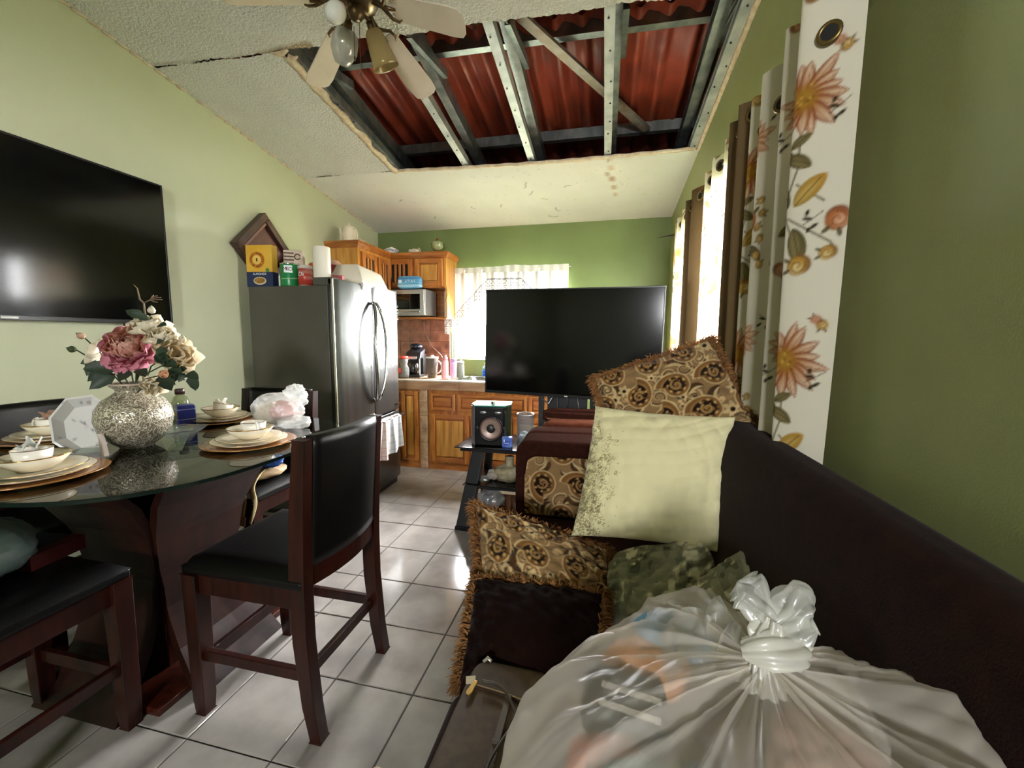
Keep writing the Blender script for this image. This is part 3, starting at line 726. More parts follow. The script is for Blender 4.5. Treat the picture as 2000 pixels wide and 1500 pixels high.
# china on top of the wall cabinets
def handle_loop(c, r, w, ang=0, n=14, a0=-PI/2, a1=PI/2, el=1.3):
    return G().tube([(c[0]+r*math.cos(a)*math.cos(ang), c[1]+r*math.cos(a)*math.sin(ang), c[2]+el*r*math.sin(a)) for a in np.linspace(a0, a1, n)], w, 7)
CREAM = M('cream china', '#d8cdb6', .2)
ZK = 2.238
tp = thing('teapot', 'tall cream teapot with a long spout on the left wall cabinet', 'teapot', (-2.43, 3.66, ZK), -.35)
tp.scale = (1.3, 1.3, 1.25)
pr_ = [(0, 0), (.052, 0), (.058, .02), (.056, .06), (.045, .105), (.046, .112)]
g = G().lathe(pr_); pt = Paint(np.array([(v[0]*3, v[2]) for v in g.v]), '#ddd2bc')
for k in range(14): pt.blob([(rnd.uniform(-.1, .1), .03+rnd.uniform(-.02, .025))], .006, rnd.choice(['#b06a5a', '#7a8a58', '#9c5a50']), .9, soft=.01)
CHV = M('printed china', vc=True, rough=.2)
put('body', g, CHV, tp, smooth=True, col=pt.C)
put('lid', G().lathe([(.047, .11), (.04, .122), (.015, .13), (.006, .133), (.009, .142), (.006, .15), (0, .151)]), CREAM, tp, smooth=True)
put('spout', G().tube([(-.045, 0, .015), (-.08, 0, .03), (-.095, 0, .08), (-.11, 0, .125), (-.125, 0, .135)], [.026, .02, .013, .009, .008], 10), CREAM, tp, smooth=True)
put('handle', handle_loop((.05, 0, .055), .036, .006), CREAM, tp, smooth=True)
sb = thing('sugar_bowl', 'small cream lidded sugar bowl beside the tall teapot', 'bowl', (-2.42, 3.83, ZK))
put('body', G().lathe([(0, 0), (.03, 0), (.042, .02), (.045, .04), (.036, .055)]), CREAM, sb, smooth=True)
put('lid', G().lathe([(.037, .054), (.03, .064), (.008, .07), (.006, .08), (.008, .088), (0, .091)]), CREAM, sb, smooth=True)
for a in (0, PI): put('handle', handle_loop((.042*math.cos(a), .042*math.sin(a), .035), .02, .004, a), CREAM, sb, smooth=True)
td = thing('covered_dish', 'flat white covered dish with a dark blue band in the cabinet corner', 'dish', (-2.30, 4.22, ZK))
put('body', G().lathe([(0, 0), (.05, 0), (.075, .03), (.078, .04)], n=32), WHITEC, td, smooth=True)
put('band', G().lathe([(.074, .025), (.0795, .04), (.077, .046)], n=32, cap=False), M('cobalt print', '#23304f', .3, col2='#c8cdd2', ns=60), td, smooth=True)
put('lid', G().lathe([(.076, .045), (.05, .06), (.02, .066), (.02, .076), (.0, .078)], n=32), WHITEC, td, smooth=True)
cr_ = thing('creamer', 'cream jug lying on its side on the back wall cabinet', 'jug', (-2.07, 4.30, ZK+.036))
put('body', G().lathe([(0, -.06), (.022, -.058), (.034, -.03), (.034, .01), (.022, .04), (.026, .055)], n=24), CREAM, cr_, (0, 0, 0), (0, -PI/2+.12, 0), smooth=True)
put('handle', handle_loop((.045, 0, .0), .028, .005), CREAM, cr_, smooth=True)
put('mouth', G().lathe([(.0, .0), (.022, .002)], n=16), M('dark mouth', '#2b1d12', .8), cr_, (-.053, 0, .006), (0, -PI/2, 0))
gj = thing('ginger_jar', 'green footed jar with a knobbed lid at the end of the wall cabinet', 'jar', (-1.79, 4.27, ZK))
JG = M('green glaze', '#6f7a4c', .25, col2='#a3a678', ns=16)
put('foot', G().lathe([(0, 0), (.045, 0), (.045, .012), (.03, .03)]), M('brown glaze', '#6a3a22', .3), gj, smooth=True)
put('body', G().lathe([(.03, .025), (.06, .05), (.07, .075), (.066, .095), (.072, .1)]), JG, gj, smooth=True)
put('lid', G().lathe([(.074, .1), (.06, .115), (.03, .128), (.01, .134)]), JG, gj, smooth=True)
put('knob', G().lathe([(.008, .132), (.015, .145), (.013, .158), (0, .163)]), M('brown glaze'), gj, smooth=True)

# things on the counter
ZCT = .922
cm = thing('coffee_maker', 'black coffee maker with an open top next to the fridge', 'coffee maker', (-2.03, 4.2, ZCT-.006), .1)
put('base', G().bb(-.09, .09, -.12, .11, 0, .03), BLACKP, cm, bevel=.008)
put('tower', G().bb(-.085, .085, .02, .11, .03, .25), BLACKP, cm, bevel=.012)
put('head', G().hexa([(-.085, -.10, .20), (.085, -.10, .20), (.085, .03, .20), (-.085, .03, .20)], [(-.085, -.06, .27), (.085, -.06, .27), (.085, .10, .31), (-.085, .10, .31)]), M('dark grey plastic', '#26262a', .3), cm, bevel=.012)
put('trim', G().bb(-.05, .05, -.108, -.098, .195, .225), SILV, cm, bevel=.003)
put('jug', G().lathe([(0, .03), (.055, .032), (.062, .07), (.05, .13), (.045, .15)]), M('smoked glass', '#15100c', .06), cm, (0, -.05, .003), smooth=True)
for s in (-1, 1): put('side_trim', G().bb(.08*s-.006, .08*s+.006, -.11, -.09, .03, .2), SILV, cm, bevel=.003)
put('lid', G().ell((0, .02, .33), (.07, .06, .035)), M('blue black plastic', '#12151f', .25), cm, smooth=True)
jr = thing('red_lid_jar', 'clear round jar with a red lid beside the coffee maker', 'jar', (-2.08, 4.02, ZCT))
JGL = M('jar glass', '#c9cdc8', .08, trans=.75, ior=1.2)
put('body', G().lathe([(0, 0), (.05, 0), (.056, .03), (.056, .09), (.045, .12), (.035, .14), (.045, .17), (.045, .2)]), JGL, jr, smooth=True)
put('lid', G().lathe([(.047, .198), (.047, .225), (0, .228)]), M('red lid', '#c23a2c', .35), jr, smooth=True)
put('label_sticker', G().ell((-.02, -.05, .075), (.022, .01, .03)), M('red lid'), jr, smooth=True)
bj = thing('blender_jug', 'clear plastic pitcher with a handle behind the pink bottle', 'pitcher', (-1.80, 4.12, ZCT))
put('body', G().lathe([(0, 0), (.05, 0), (.056, .1), (.065, .2), (.065, .205), (.060, .2), (.05, .1), (.045, .01), (0, .01)]), M('clear tinted plastic', '#9a958c', .1, trans=.7, ior=1.15), bj, smooth=True)
put('handle', handle_loop((.055, 0, .11), .05, .008), M('pale plastic', '#c9cdcd', .3), bj, smooth=True)
put('lid', G().lathe([(.066, .204), (.066, .218), (.02, .222), (.02, .235), (0, .236)]), M('pale plastic'), bj, smooth=True)
put('blade_hub', G().lathe([(.03, .012), (.012, .03), (.006, .06), (0, .062)]), M('brown hub', '#6a4a30', .4), bj, smooth=True)
def bottle(name, label, x, y, col, prof, cap, capcol, **k):
    o = thing(name, label, 'bottle', (x, y, ZCT), 0)
    put('body', G().lathe(prof), M(col[0]+' bottle', col[1], .3, col2=col[2], ns=3), o, smooth=True); put('cap', G().lathe(cap), M(col[0]+' cap', capcol, .35), o, smooth=True); return o
bottle('water_bottle', 'pink water bottle on the counter edge', -1.615, 4.02, ('pink', '#c98a90', '#dba0a8'), [(0, 0), (.036, 0), (.038, .01), (.038, .16), (.028, .185), (.024, .19)], [(.026, .188), (.026, .215), (.018, .225), (.018, .24), (0, .241)], '#b27a80')
bottle('water_bottle', 'slim lilac bottle right of the pink bottle', -1.545, 4.08, ('lilac', '#9f86ad', '#c3adce'), [(0, 0), (.03, 0), (.033, .01), (.034, .17), (.032, .18)], [(.034, .178), (.034, .20), (.03, .205), (0, .206)], '#8b739c')
gl_ = thing('glass_canister', 'clear glass canister with a knobbed lid right of the lilac bottle', 'jar', (-1.50, 4.16, ZCT))
put('body', G().lathe([(0, 0), (.04, 0), (.045, .03), (.045, .13), (.038, .15), (.045, .16)]), JGL, gl_, smooth=True)
put('lid', G().lathe([(.047, .16), (.03, .178), (.008, .184), (.008, .2), (.012, .21), (0, .216)]), M('grey lid', '#8f9396', .3), gl_, smooth=True)
so = thing('dish_soap', 'bottle of bright blue dish soap by the sink', 'bottle', (-1.285, 4.40, ZCT-.004))
put('bottle', G().lathe([(0, 0), (.04, 0), (.044, .01), (.042, .06), (.041, .075)], sy=.6), M('blue soap', '#1467d8', .15, trans=.3), so, smooth=True)
put('shoulder', G().lathe([(.041, .074), (.036, .10), (.02, .125), (.012, .13)], sy=.6), M('clear soap top', '#a8cbd8', .1, trans=.6, ior=1.2), so, smooth=True)
put('cap', G().lathe([(.014, .128), (.014, .15), (.008, .155), (.008, .165), (0, .166)]), M('yellow cap', '#c9b24a', .4), so, smooth=True)
pc = tag(put('power_cord', G().tube([W(828, 628, y=4.46), W(829, 645, y=4.46), W(836, 660, y=4.45), W(845, 678, y=4.42), W(858, 690, y=4.36), W(866, 700, y=4.3)], .004, 6), M('grey cord', '#8a7668', .5), smooth=True), 'thin cord hanging over the brown backsplash tiles', 'cord')

# ================================================================== FRIDGE
FSIDE = M('grey fridge side', '#56534a', .5, .2, col2='#504d44', ns=3)
INOX = M('brushed stainless', '#5d5e5c', .23, .92, col2='#525351', ns=20, stretch=(1, 1, .03))
fr = thing('refrigerator', 'stainless steel french door refrigerator with a bottom freezer', 'refrigerator', (-2.2, 3.0, 0))
FY0, FY1 = -.445, .46
def fx(x): return x+2.2
put('cabinet', G().bb(fx(-2.535), fx(-1.885), FY0, FY1, .04, 1.70), FSIDE, fr, bevel=.006)
put('kick_plate', G().bb(fx(-2.5), fx(-1.87), FY0+.02, FY1-.02, 0.0, .05), BLACKP, fr)
def bulge_door(y0, y1, z0, z1, b=.027, xb=-1.878, xf=-1.840):
    n = 14; g = G(); P = []
    yc, h = 0, FY1-FY0
    prof = [(fx(xb), y0)]
    for i in range(n+1):
        y = y0+(y1-y0)*i/n; t = (y-FY0)/h*2-1; x = fx(xf)+b*(1-t*t)
        if i == 0 or i == n: x -= .006
        prof.append((x, y))
    prof.append((fx(xb), y1))
    g.prism(prof[::-1][::-1], z0, z1); return g
yc = .0075
dl = put('door', bulge_door(FY0, yc-.003, .70, 1.745), INOX, fr, bevel=.003); dr_ = put('door', bulge_door(yc+.003, FY1, .70, 1.745), INOX, fr, bevel=.003)
dz = put('freezer_drawer', bulge_door(FY0, FY1, .07, .685), INOX, fr, bevel=.003)
for d, y_ in ((dl, FY0), ):
    put('edge_trim', G().bb(fx(-1.853), fx(-1.838), y_-.004, y_+.004, .703, 1.742), M('bright edge trim', '#b9b49c', .3, .5), d, bevel=.002)
put('gasket', G().bb(fx(-1.886), fx(-1.877), FY0+.006, FY1-.006, .06, 1.735), BLACKP, fr)
for d, s in ((dl, -1), (dr_, 1)):
    pth = []
    for i in range(15):
        t = i/14*2-1; pth.append((fx(-1.80)+.006+.048*(1-t**4), yc+s*(.018+.062*(1-t*t)), 1.225+.395*t))
    g = G()
    g.tube(pth, [.010]+[.0145]*13+[.010], 10)
    put('handle', g, CHROME, d, smooth=True)
    for t in (-.97, .97): put('handle_mount', G().tube([(fx(-1.81), yc+s*.02, 1.225+.395*t), (fx(-1.79), yc+s*.022, 1.225+.395*t)], .012, 8), CHROME, d, smooth=True)
put('handle', G().tube([(fx(-1.80), FY0+.03, .655), (fx(-1.765), FY0+.06, .66), (fx(-1.755), 0, .66), (fx(-1.765), FY1-.06, .66), (fx(-1.80), FY1-.03, .655)], .013, 10), CHROME, dz, smooth=True)
for y in (FY0+.04, FY1-.04):
    put('hinge_cover', G().bb(fx(-2.0), fx(-1.845), y-.04, y+.04, 1.70, 1.755), M('hinge grey', '#4a4a42', .5), fr, bevel=.008)
put('badge', G().bb(-.035, .035, -.002, .002, -.008, .008), CHROME, dr_, (fx(-1.8215), FY1-.06, .75), (0, 0, PI/2))
for k, (dz_, hh) in enumerate(((.0, .02), (.028, .015), (.055, .02), (.085, .012), (.11, .022))):   # thin vertical scribble of a faded sticker
    o_ = put('sticker_mark', G().bb(-.001, .001, -.012, .012, 0, .002).bb(-.001, .001, -.012, -.009, 0, hh).bb(-.001, .001, .009, .012, 0, hh*.8), M('grey mark', '#8a908e', .6), dr_, (fx(-1.8255), FY1-.035, 1.50+dz_))

# towels on the freezer handle
def towel(name, label, ya, yb, z0, cols, seed):
    t = thing(name, label, 'towel', (-1.742, (ya+yb)/2, .0), 0, 'dish towels on the freezer handle')
    n, m = 60, 90; r = np.random.RandomState(seed); U, V = np.meshgrid(np.linspace(0, 1, n), np.linspace(0, 1, m), indexing='ij')
    Y = (U-.5)*(yb-ya)*(1+.12*V)+.01*np.sin(V*4+seed); X = .012*np.sin(U*9+seed)*(.3+V)+.004*np.sin(U*21); Z = .678-V*(.678-z0)+.014*np.sin(U*3+seed)*V
    over = np.clip((.06-V)/.06, 0, 1); X = X-over*.03; Z = Z-over*.0
    pt = Paint(np.stack([U.ravel()*(yb-ya), (1-V.ravel())*(.678-z0)], 1), cols[0])
    wd, hh = yb-ya, .678-z0
    for k in range(5): pt.line([(wd*(.12+.19*k), 0), (wd*(.12+.19*k), hh)], .004, cols[1], .6, soft=.004, n=60)
    for k in range(5): pt.line([(0, hh*(.1+.2*k)), (wd, hh*(.1+.2*k))], .004, cols[1], .55, soft=.004, n=60)
    for k in range(10): pt.blob([(rnd.uniform(.02, wd-.02), rnd.uniform(.03, hh-.03))], rnd.uniform(.008, .018), cols[2], .5, soft=.012)
    put('cloth', G().grid(np.stack([X, Y, Z], -1)), film('towel cloth', clear=0, gloss=0, tl=.2, vc=True), t, smooth=True, col=pt.C)
towel('dish_towel', 'white dish towel with red print hanging from the freezer handle', 2.90, 3.07, .335, ('#d6cfc9', '#b5655c', '#c98a80'), 1)
towel('dish_towel', 'white dish towel with grey blue stripes beside the red printed one', 3.08, 3.30, .375, ('#dcdde0', '#8d93a8', '#c3c6d2'), 4)

# things on top of the fridge
ZF = 1.702
def carton(name, label, loc, rz, d, mats, cat='box'):
    o = thing(name, label, cat, loc, rz)
    put('carton', G().bb(-d[0]/2, d[0]/2, -d[1]/2, d[1]/2, 0, d[2]), mats, o, bevel=.0015); return o
YEL = M('yellow carton', '#d9a530', .5, col2='#e2b84a', ns=5)
ca = carton('cereal_box', 'yellow and blue almond cereal box standing on the fridge', (-2.46, 2.615, ZF), .12, (.20, .06, .295), YEL)
put('lower_panel', G().bb(-.101, .101, -.0312, .0312, 0, .105), M('navy print', '#1c2c52', .45), ca)
put('sun_disc', G().lathe([(.058, 0), (.058, .001), (0, .001)], n=32), M('amber print', '#c07a1c', .5), ca, (-.015, -.031, .19), (PI/2, 0, 0))
put('sun_centre', G().lathe([(.033, 0), (.033, .001), (0, .001)], n=32), M('pale yellow print', '#e6c062', .5), ca, (-.015, -.0322, .19), (PI/2, 0, 0))
put('grain_mark', G().ell((0, 0, 0), (.006, .001, .014)), M('brown print', '#4a2a10', .5), ca, (-.015, -.0335, .19))
BRP = M('brown print')
def arc_text(s, R, a0, a1, size):
    for i, ch in enumerate(s):
        if ch == ' ': continue
        a = a0+(a1-a0)*(i/(len(s)-1)); up = a1 < a0
        lettering(ch, size, BRP, ca, (-.015+R*math.cos(a), -.0335, .19+R*math.sin(a)), (PI/2, -(a-PI/2) if up else -(a+PI/2), 0))
arc_text('HONEY BUNCHES', .046, 1.08*PI, -.08*PI, .017); arc_text('OF OATS', .046, 1.28*PI, 1.72*PI, .017)
lettering('ALMONDS', .022, M('white print'), ca, (0, -.0325, .09), (PI/2, 0, 0))
put('cereal_bowl', G().ell((0, 0, 0), (.05, .001, .028)), M('pale bowl print', '#d2ccb4', .5), ca, (0, -.0325, .042), smooth=True)
put('cereal_flakes', G().ell((0, 0, 0), (.042, .0012, .021)), M('flake print', '#b58a3c', .6, col2='#7d5420', ns=60), ca, (0, -.0332, .044), smooth=True)
put('green_dot', G().lathe([(.014, 0), (.014, .001), (0, .001)], n=16), M('green print', '#4e8a4a', .5), ca, (.062, -.032, .118), (PI/2, 0, 0))
BRC = M('brown carton', '#4a2418', .5, col2='#5d3020', ns=8)
cb = carton('cereal_box', 'tall brown cereal box with pale top behind the green can', (-2.33, 2.79, ZF), .45, (.13, .07, .285), BRC)
put('upper_panel', G().bb(-.066, .066, -.0362, .0362, .17, .2855), M('cream print', '#cfc0ae', .5, col2='#a89482', ns=30), cb)
for k in range(4): put('print_line', G().bb(-.064, .005, -.037, -.036, .185+k*.025, .195+k*.025), BRP, cb)
put('print_swirl', handle_loop((.03, -.037, .24), .02, .004, 0, a0=.2, a1=2*PI-.4, el=1), BRP, cb)
mc = thing('drink_can', 'green powdered drink can with a white label on the fridge', 'can', (-2.235, 2.625, ZF))
GRN = M('green can', '#14713c', .3, col2='#1d8548', ns=4)
put('can', G().lathe([(0, 0), (.062, 0), (.063, .004), (.063, .156), (.06, .16), (0, .158)], n=36), GRN, mc, smooth=True)
put('can_rim', G().lathe([(.0635, .152), (.065, .156), (.0635, .161), (.058, .162)], n=36, cap=False), CHROME, mc, smooth=True)
put('white_label', G().add([(.0638*math.sin(a), -.0638*math.cos(a), z) for a in np.linspace(.05, .95, 9) for z in (.092+.02*math.sin((a-.05)*3.4)*0, .142)], [(i*2, i*2+2, i*2+3, i*2+1) for i in range(8)]), M('white print'), mc)
for i, ch in enumerate('MILO'):
    a = .17+.2*i; lettering(ch, .036, BRP, mc, (.0645*math.sin(a), -.0645*math.cos(a), .117), (PI/2, 0, a))
put('leaf_band', G().lathe([(.0636, .055), (.0636, .06)], n=36, cap=False), M('pale green print', '#8fbf8c', .4), mc, (0, 0, 0), (.12, 0, 0))
rt = thing('red_canister', 'red and white canister between the green can and paper towels', 'can', (-2.13, 2.655, ZF))
put('can', G().lathe([(0, 0), (.05, 0), (.05, .13), (0, .13)], n=32), M('red white can', '#b03a30', .35, col2='#c9b9ac', ns=9, stretch=(.2, .2, 1), lo=.48, hi=.55), rt, smooth=True)
put('lid', G().lathe([(.052, .125), (.052, .145), (.045, .15), (0, .15)], n=32), M('pale lid', '#cfc6bc', .4), rt, smooth=True)
lettering('Da', .04, M('white print'), rt, (.0, -.0505, .085), (PI/2, 0, 0), shear=.3)
og = thing('orange_tub', 'tub with an orange lid at the back of the fridge top', 'tub', (-2.27, 3.02, ZF))
put('tub', G().lathe([(0, 0), (.085, 0), (.10, .19), (0, .19)], n=32), M('beige tub', '#b38a6a', .4), og, smooth=True)
put('lid', G().lathe([(.104, .185), (.105, .20), (.09, .225), (.05, .235), (0, .236)], n=32), M('orange lid', '#b5522c', .4), og, smooth=True)
pr2 = thing('striped_tub', 'brown tub with a striped lid partly behind the paper towels', 'tub', (-2.12, 2.93, ZF))
put('tub', G().lathe([(0, 0), (.07, 0), (.075, .2), (0, .2)], n=28), M('dark red tub', '#6a241c', .4), pr2, smooth=True)
put('lid', G().lathe([(.077, .195), (.077, .205), (.077, .215), (.06, .235), (0, .238)], n=28), M('striped lid', '#a3472e', .4, col2='#d9b9a0', ns=22, stretch=(.1, .1, 1)), pr2, smooth=True)
pp = thing('paper_towel_roll', 'roll of white paper towels standing on the fridge', 'paper towels', (-1.985, 2.645, ZF))
put('roll', G().lathe([(.02, 0), (.056, 0), (.058, .003), (.058, .268), (.056, .272), (.02, .272), (.018, .27), (.018, .002)], n=36), M('paper', '#e4dfd0', .9, bump=.15, bs=120), pp, smooth=True)
put('core', G().lathe([(.019, .001), (.0195, .274)], n=20), M('cardboard', '#8a7350', .8), pp, smooth=True)
rb = thing('small_carton', 'small red and white box tucked beside the paper towels', 'box', (-1.925, 2.72, ZF), .3)
put('carton', G().bb(-.05, .05, -.03, .03, 0, .085), M('dark red print', '#5d1c20', .35, col2='#a8383a', ns=14), rb, bevel=.003)
put('white_mark', G().bb(.012, .045, -.0312, -.03, .01, .045), M('pinkish print', '#c7b4c4', .4, col2='#9a3a4a', ns=60), rb)
cb2 = thing('plastic_container', 'upturned frosted plastic container lying on the fridge top', 'container', (-2.03, 3.1, ZF), .12)
FROST = film('frosted plastic', '#e4e0d4', clear=.18, gloss=.06, rough=.25, tl=.35)
put('tray', G().hexa([(-.17, -.25, .0), (.185, -.25, .0), (.185, .27, .0), (-.17, .27, .0)], [(-.12, -.19, .155), (.125, -.19, .155), (.14, .21, .135), (-.12, .21, .135)]), FROST, cb2, (0, 0, .05), bevel=.02, bseg=3)
put('rim', G().bb(-.19, .205, -.27, .29, 0.03, .055), M('frosted rim', '#d8cfc0', .35), cb2, bevel=.01)
put('tray_lid', G().bb(-.18, .195, -.26, .28, 0, .03), FROST, cb2, bevel=.006)
# diamond frame on the wall
df = thing('wall_frame', 'dark wooden diamond shaped frame on the left wall', 'picture frame', (XL+.002, 2.78, 2.0), (PI/4, 0, 0))
s_ = .20
for (a, b, c, d) in ((-s_, s_, s_-.05, s_), (-s_, s_, -s_, -s_+.05), (-s_, -s_+.05, -s_+.05, s_-.05), (s_-.05, s_, -s_+.05, s_-.05)): put('frame_rail', G().bb(0, .06, a, b, c, d), M('dark stained frame', '#33201a', .4, col2='#422a22', ns=8), df, bevel=.006)
put('inner_board', G().bb(0, .02, -s_+.04, s_-.04, -s_+.04, s_-.04), M('red brown leatherette', '#5d352d', .5, col2='#4d2a24', ns=20), df)
put('inner_ledge', G().bb(.02, .05, -s_+.05, s_-.05, s_-.075, s_-.055), M('worn ledge', '#7a5348', .5), df, bevel=.003)
# ================================================================== DINING SET
def fine(p, n=8):
    return [Vector(q) for q in smoothpath([tuple(v) for v in p], n)]
def thin_glass(name, tint='#e8f0ea', ior=1.5, rough=.015, body=0, col='#ffffff'):
    """sheet glass: fresnel reflection over a tinted see-through body"""
    if name in MATS: return MATS[name]
    m = bpy.data.materials.new(name); m.use_nodes = True; MATS[name] = m
    nt = m.node_tree; N = nt.nodes; K = nt.links; N.remove(N['Principled BSDF']); out = N['Material Output']
    tr = N.new('ShaderNodeBsdfTransparent'); tr.inputs['Color'].default_value = L4(tint); gl = N.new('ShaderNodeBsdfGlossy'); gl.inputs['Roughness'].default_value = rough
    fr_ = N.new('ShaderNodeFresnel'); fr_.inputs['IOR'].default_value = ior
    a = tr.outputs[0]
    if body:
        df = N.new('ShaderNodeBsdfDiffuse'); df.inputs['Color'].default_value = L4(col); x = N.new('ShaderNodeMixShader'); x.inputs['Fac'].default_value = body
        K.new(a, x.inputs[1]); K.new(df.outputs[0], x.inputs[2]); a = x.outputs[0]
    mx = N.new('ShaderNodeMixShader'); gm = N.new('ShaderNodeNewGeometry'); mt = N.new('ShaderNodeMath'); mt.operation = 'SUBTRACT'; mt.inputs[0].default_value = 1
    K.new(gm.outputs['Backfacing'], mt.inputs[1]); mu = N.new('ShaderNodeMath'); mu.operation = 'MULTIPLY'; K.new(mt.outputs[0], mu.inputs[0]); K.new(fr_.outputs[0], mu.inputs[1]); K.new(mu.outputs[0], mx.inputs['Fac']); K.new(a, mx.inputs[1]); K.new(gl.outputs[0], mx.inputs[2]); K.new(mx.outputs[0], out.inputs['Surface'])
    return m
TGLASS = thin_glass('table glass', '#c6d2c4', 1.55)
LEATH = M('black leather', '#060505', .36, spec=.35, bump=.08, bs=180)
CH = M('cherry chair wood', '#1b0703', .34, col2='#2e0e06', ns=8, stretch=(5, 5, .6), spec=.4, coat=.1)
TX, TY, TZ = -1.80, 1.32, .91
tb = thing('dining_table', 'counter height dining table with a rounded glass top and dark curved pedestal', 'table', (TX, TY, 0))
n = 72; HSX, HSY, EX = .65, .62, 2.9
prof = [(math.copysign(abs(math.cos(a))**(2/EX), math.cos(a))*HSX, math.copysign(abs(math.sin(a))**(2/EX), math.sin(a))*HSY) for a in np.linspace(0, 2*PI, n, endpoint=False)]
put('glass_top', G().prism(prof, TZ-.012, TZ), TGLASS, tb, bevel=.003)
put('glass_edge', G().grid(np.array([[(x*1.0012, y*1.0012, z) for z in (TZ-.0115, TZ-.0005)] for x, y in prof+prof[:1]])), M('dark green glass edge', '#16211b', .1), tb)
def curve_board(k):
    """one hourglass board of the pedestal, facing direction k"""
    zs = np.linspace(.0, TZ-.014, 24)
    r = np.interp(zs, [0, .06, .16, .30, .45, .60, .74, .84, .9], [.37, .32, .25, .20, .185, .205, .275, .36, .43])
    hw = np.interp(zs, [0, .15, .4, .6, .8, .9], [.20, .175, .165, .19, .24, .27])
    P = []
    for f in (0, 1):
        P.append([])
    th = .032; A = []
    for z, rr, h in zip(zs, r, hw): A.append([(-h, -rr, z), (h, -rr, z), (h, -rr+th, z), (-h, -rr+th, z), (-h, -rr, z)])
    g = G().grid(np.array(A)); m_ = len(zs)
    g.add(A[-1][:4], [(0, 1, 2, 3)])
    return put('pedestal_board', g, M('pedestal wood', '#180804', .45, col2='#281008', ns=7, stretch=(3, 3, .6), spec=.25), tb, rot=(0, 0, k*PI/2), smooth=False, weld=True)
for k in range(4): curve_board(k)
put('pedestal_core', G().bb(-.14, .14, -.14, .14, .02, .8), DWOOD, tb, bevel=.006)
put('base_plate', G().bb(-.30, .30, -.30, .30, 0, .03), DWOOD, tb, bevel=.006)
put('top_plate', G().bb(-.22, .22, -.22, .22, .78, .80), DWOOD, tb, bevel=.004)

def post(g, w0, w1, pts):   # square section member through the points
    P = [Vector(p) for p in pts]; ws = np.linspace(w0, w1, len(P))
    A = [[(p.x-w/2, p.y-w/2, p.z), (p.x+w/2, p.y-w/2, p.z), (p.x+w/2, p.y+w/2, p.z), (p.x-w/2, p.y+w/2, p.z), (p.x-w/2, p.y-w/2, p.z)] for p, w in zip(P, ws)]
    g.grid(np.array(A)); g.add(A[-1][:4], [(0, 1, 2, 3)]); g.add(A[0][:4], [(3, 2, 1, 0)]); return g
def chair(label, loc, rz):
    t = thing('dining_chair', label, 'chair', loc, rz, 'counter height chairs around the glass table')
    SH = .535
    hw = .205
    for s in (-1, 1):
        put('front_leg', post(G(), .042, .058, [(s*hw, .215, 0), (s*hw, .215, .06), (s*hw, .215, SH)]), CH, t, weld=True, bevel=.003)
        pts = [(s*hw, -.255, 0), (s*hw, -.235, .12), (s*hw, -.215, .35), (s*hw, -.213, .55), (s*hw, -.222, .75), (s*hw, -.245, 1.03)]
        g = G(); A = []
        for (x, y, z), d, w_ in zip(pts, (.042, .048, .055, .058, .056, .046), (.045, .046, .046, .046, .046, .044)):
            A.append([(x-w_/2, y-d/2, z), (x+w_/2, y-d/2, z), (x+w_/2, y+d/2, z), (x-w_/2, y+d/2, z), (x-w_/2, y-d/2, z)])
        g.grid(np.array(A)); g.add(A[-1][:4], [(0, 1, 2, 3)]); g.add(A[0][:4], [(3, 2, 1, 0)])
        put('rear_leg', g, CH, t, weld=True, bevel=.003)
        put('side_rail', G().bb(s*hw-.012, s*hw+.012, -.19, .19, SH-.075, SH), CH, t, bevel=.003)
        put('side_stretcher', G().bb(s*hw-.011, s*hw+.011, -.205, .20, .205, .245), CH, t, bevel=.003)
    put('front_rail', G().bb(-hw+.02, hw-.02, .20, .225, SH-.075, SH), CH, t, bevel=.003)
    put('front_stretcher', G().bb(-hw+.02, hw-.02, .205, .225, .17, .215), CH, t, bevel=.003)
    put('rear_stretcher', G().bb(-hw+.02, hw-.02, -.226, -.206, .205, .245), CH, t, bevel=.003)
    # seat cushion
    P = []
    for i in range(19):
        a = -1+2*i/18; row = []
        for k in range(19):
            b = -1+2*k/18; ed = max(abs(a), abs(b)); h = SH+.058-.03*max(0, (ed-.8)/.2)**2+.008*(1-a*a)*(1-b*b)
            row.append((a*.232, b*.24+.005, h))
        P.append(row)
    g = G().grid(np.array(P))
    rim = [(a*.232, -.235, SH+.028) for a in np.linspace(-1, 1, 19)]
    put('seat', g, LEATH, t, smooth=True)
    put('seat_side', G().bb(-.231, .231, -.234, .244, SH, SH+.03), LEATH, t, bevel=.008)
    # padded back, curved in plan, between the posts
    def backsurf(x, z): 
        yy = float(np.interp(z, [.55, .75, 1.03], [-.213, -.222, -.245])); return yy-.035*(1-(x/.2)**2)
    xs = np.linspace(-.183, .183, 15); zs = np.linspace(.60, 1.035, 14); A = []
    for x in xs:
        loop = []
        for z in zs: loop.append((x, backsurf(x, z)+.022+.004*math.sin((z-.6)/.435*PI), z))
        for z in zs[::-1]: loop.append((x, backsurf(x, z)-.022-.004*math.sin((z-.6)/.435*PI), z))
        loop.append(loop[0]); A.append(loop)
    g = G().grid(np.array(A))
    for a in (A[0], A[-1]): g.add(a[:-1], [tuple(range(len(a)-1))])
    put('backrest', g, LEATH, t, weld=True, smooth=True)
    A = []
    for x in np.linspace(-hw, hw, 15):
        y = backsurf(max(-.2, min(.2, x)), .57); A.append([(x, y-.016, .53), (x, y+.016, .53), (x, y+.016, .60), (x, y-.016, .60), (x, y-.016, .53)])
    put('back_rail', G().grid(np.array(A)), CH, t, weld=True)
    for s in (-1, 1): put('stud', G().ell((s*.2, -.245, 1.036), (.006, .006, .004), 8, 6), M('steel stud', '#b0aca4', .3, .9), t)
    return t
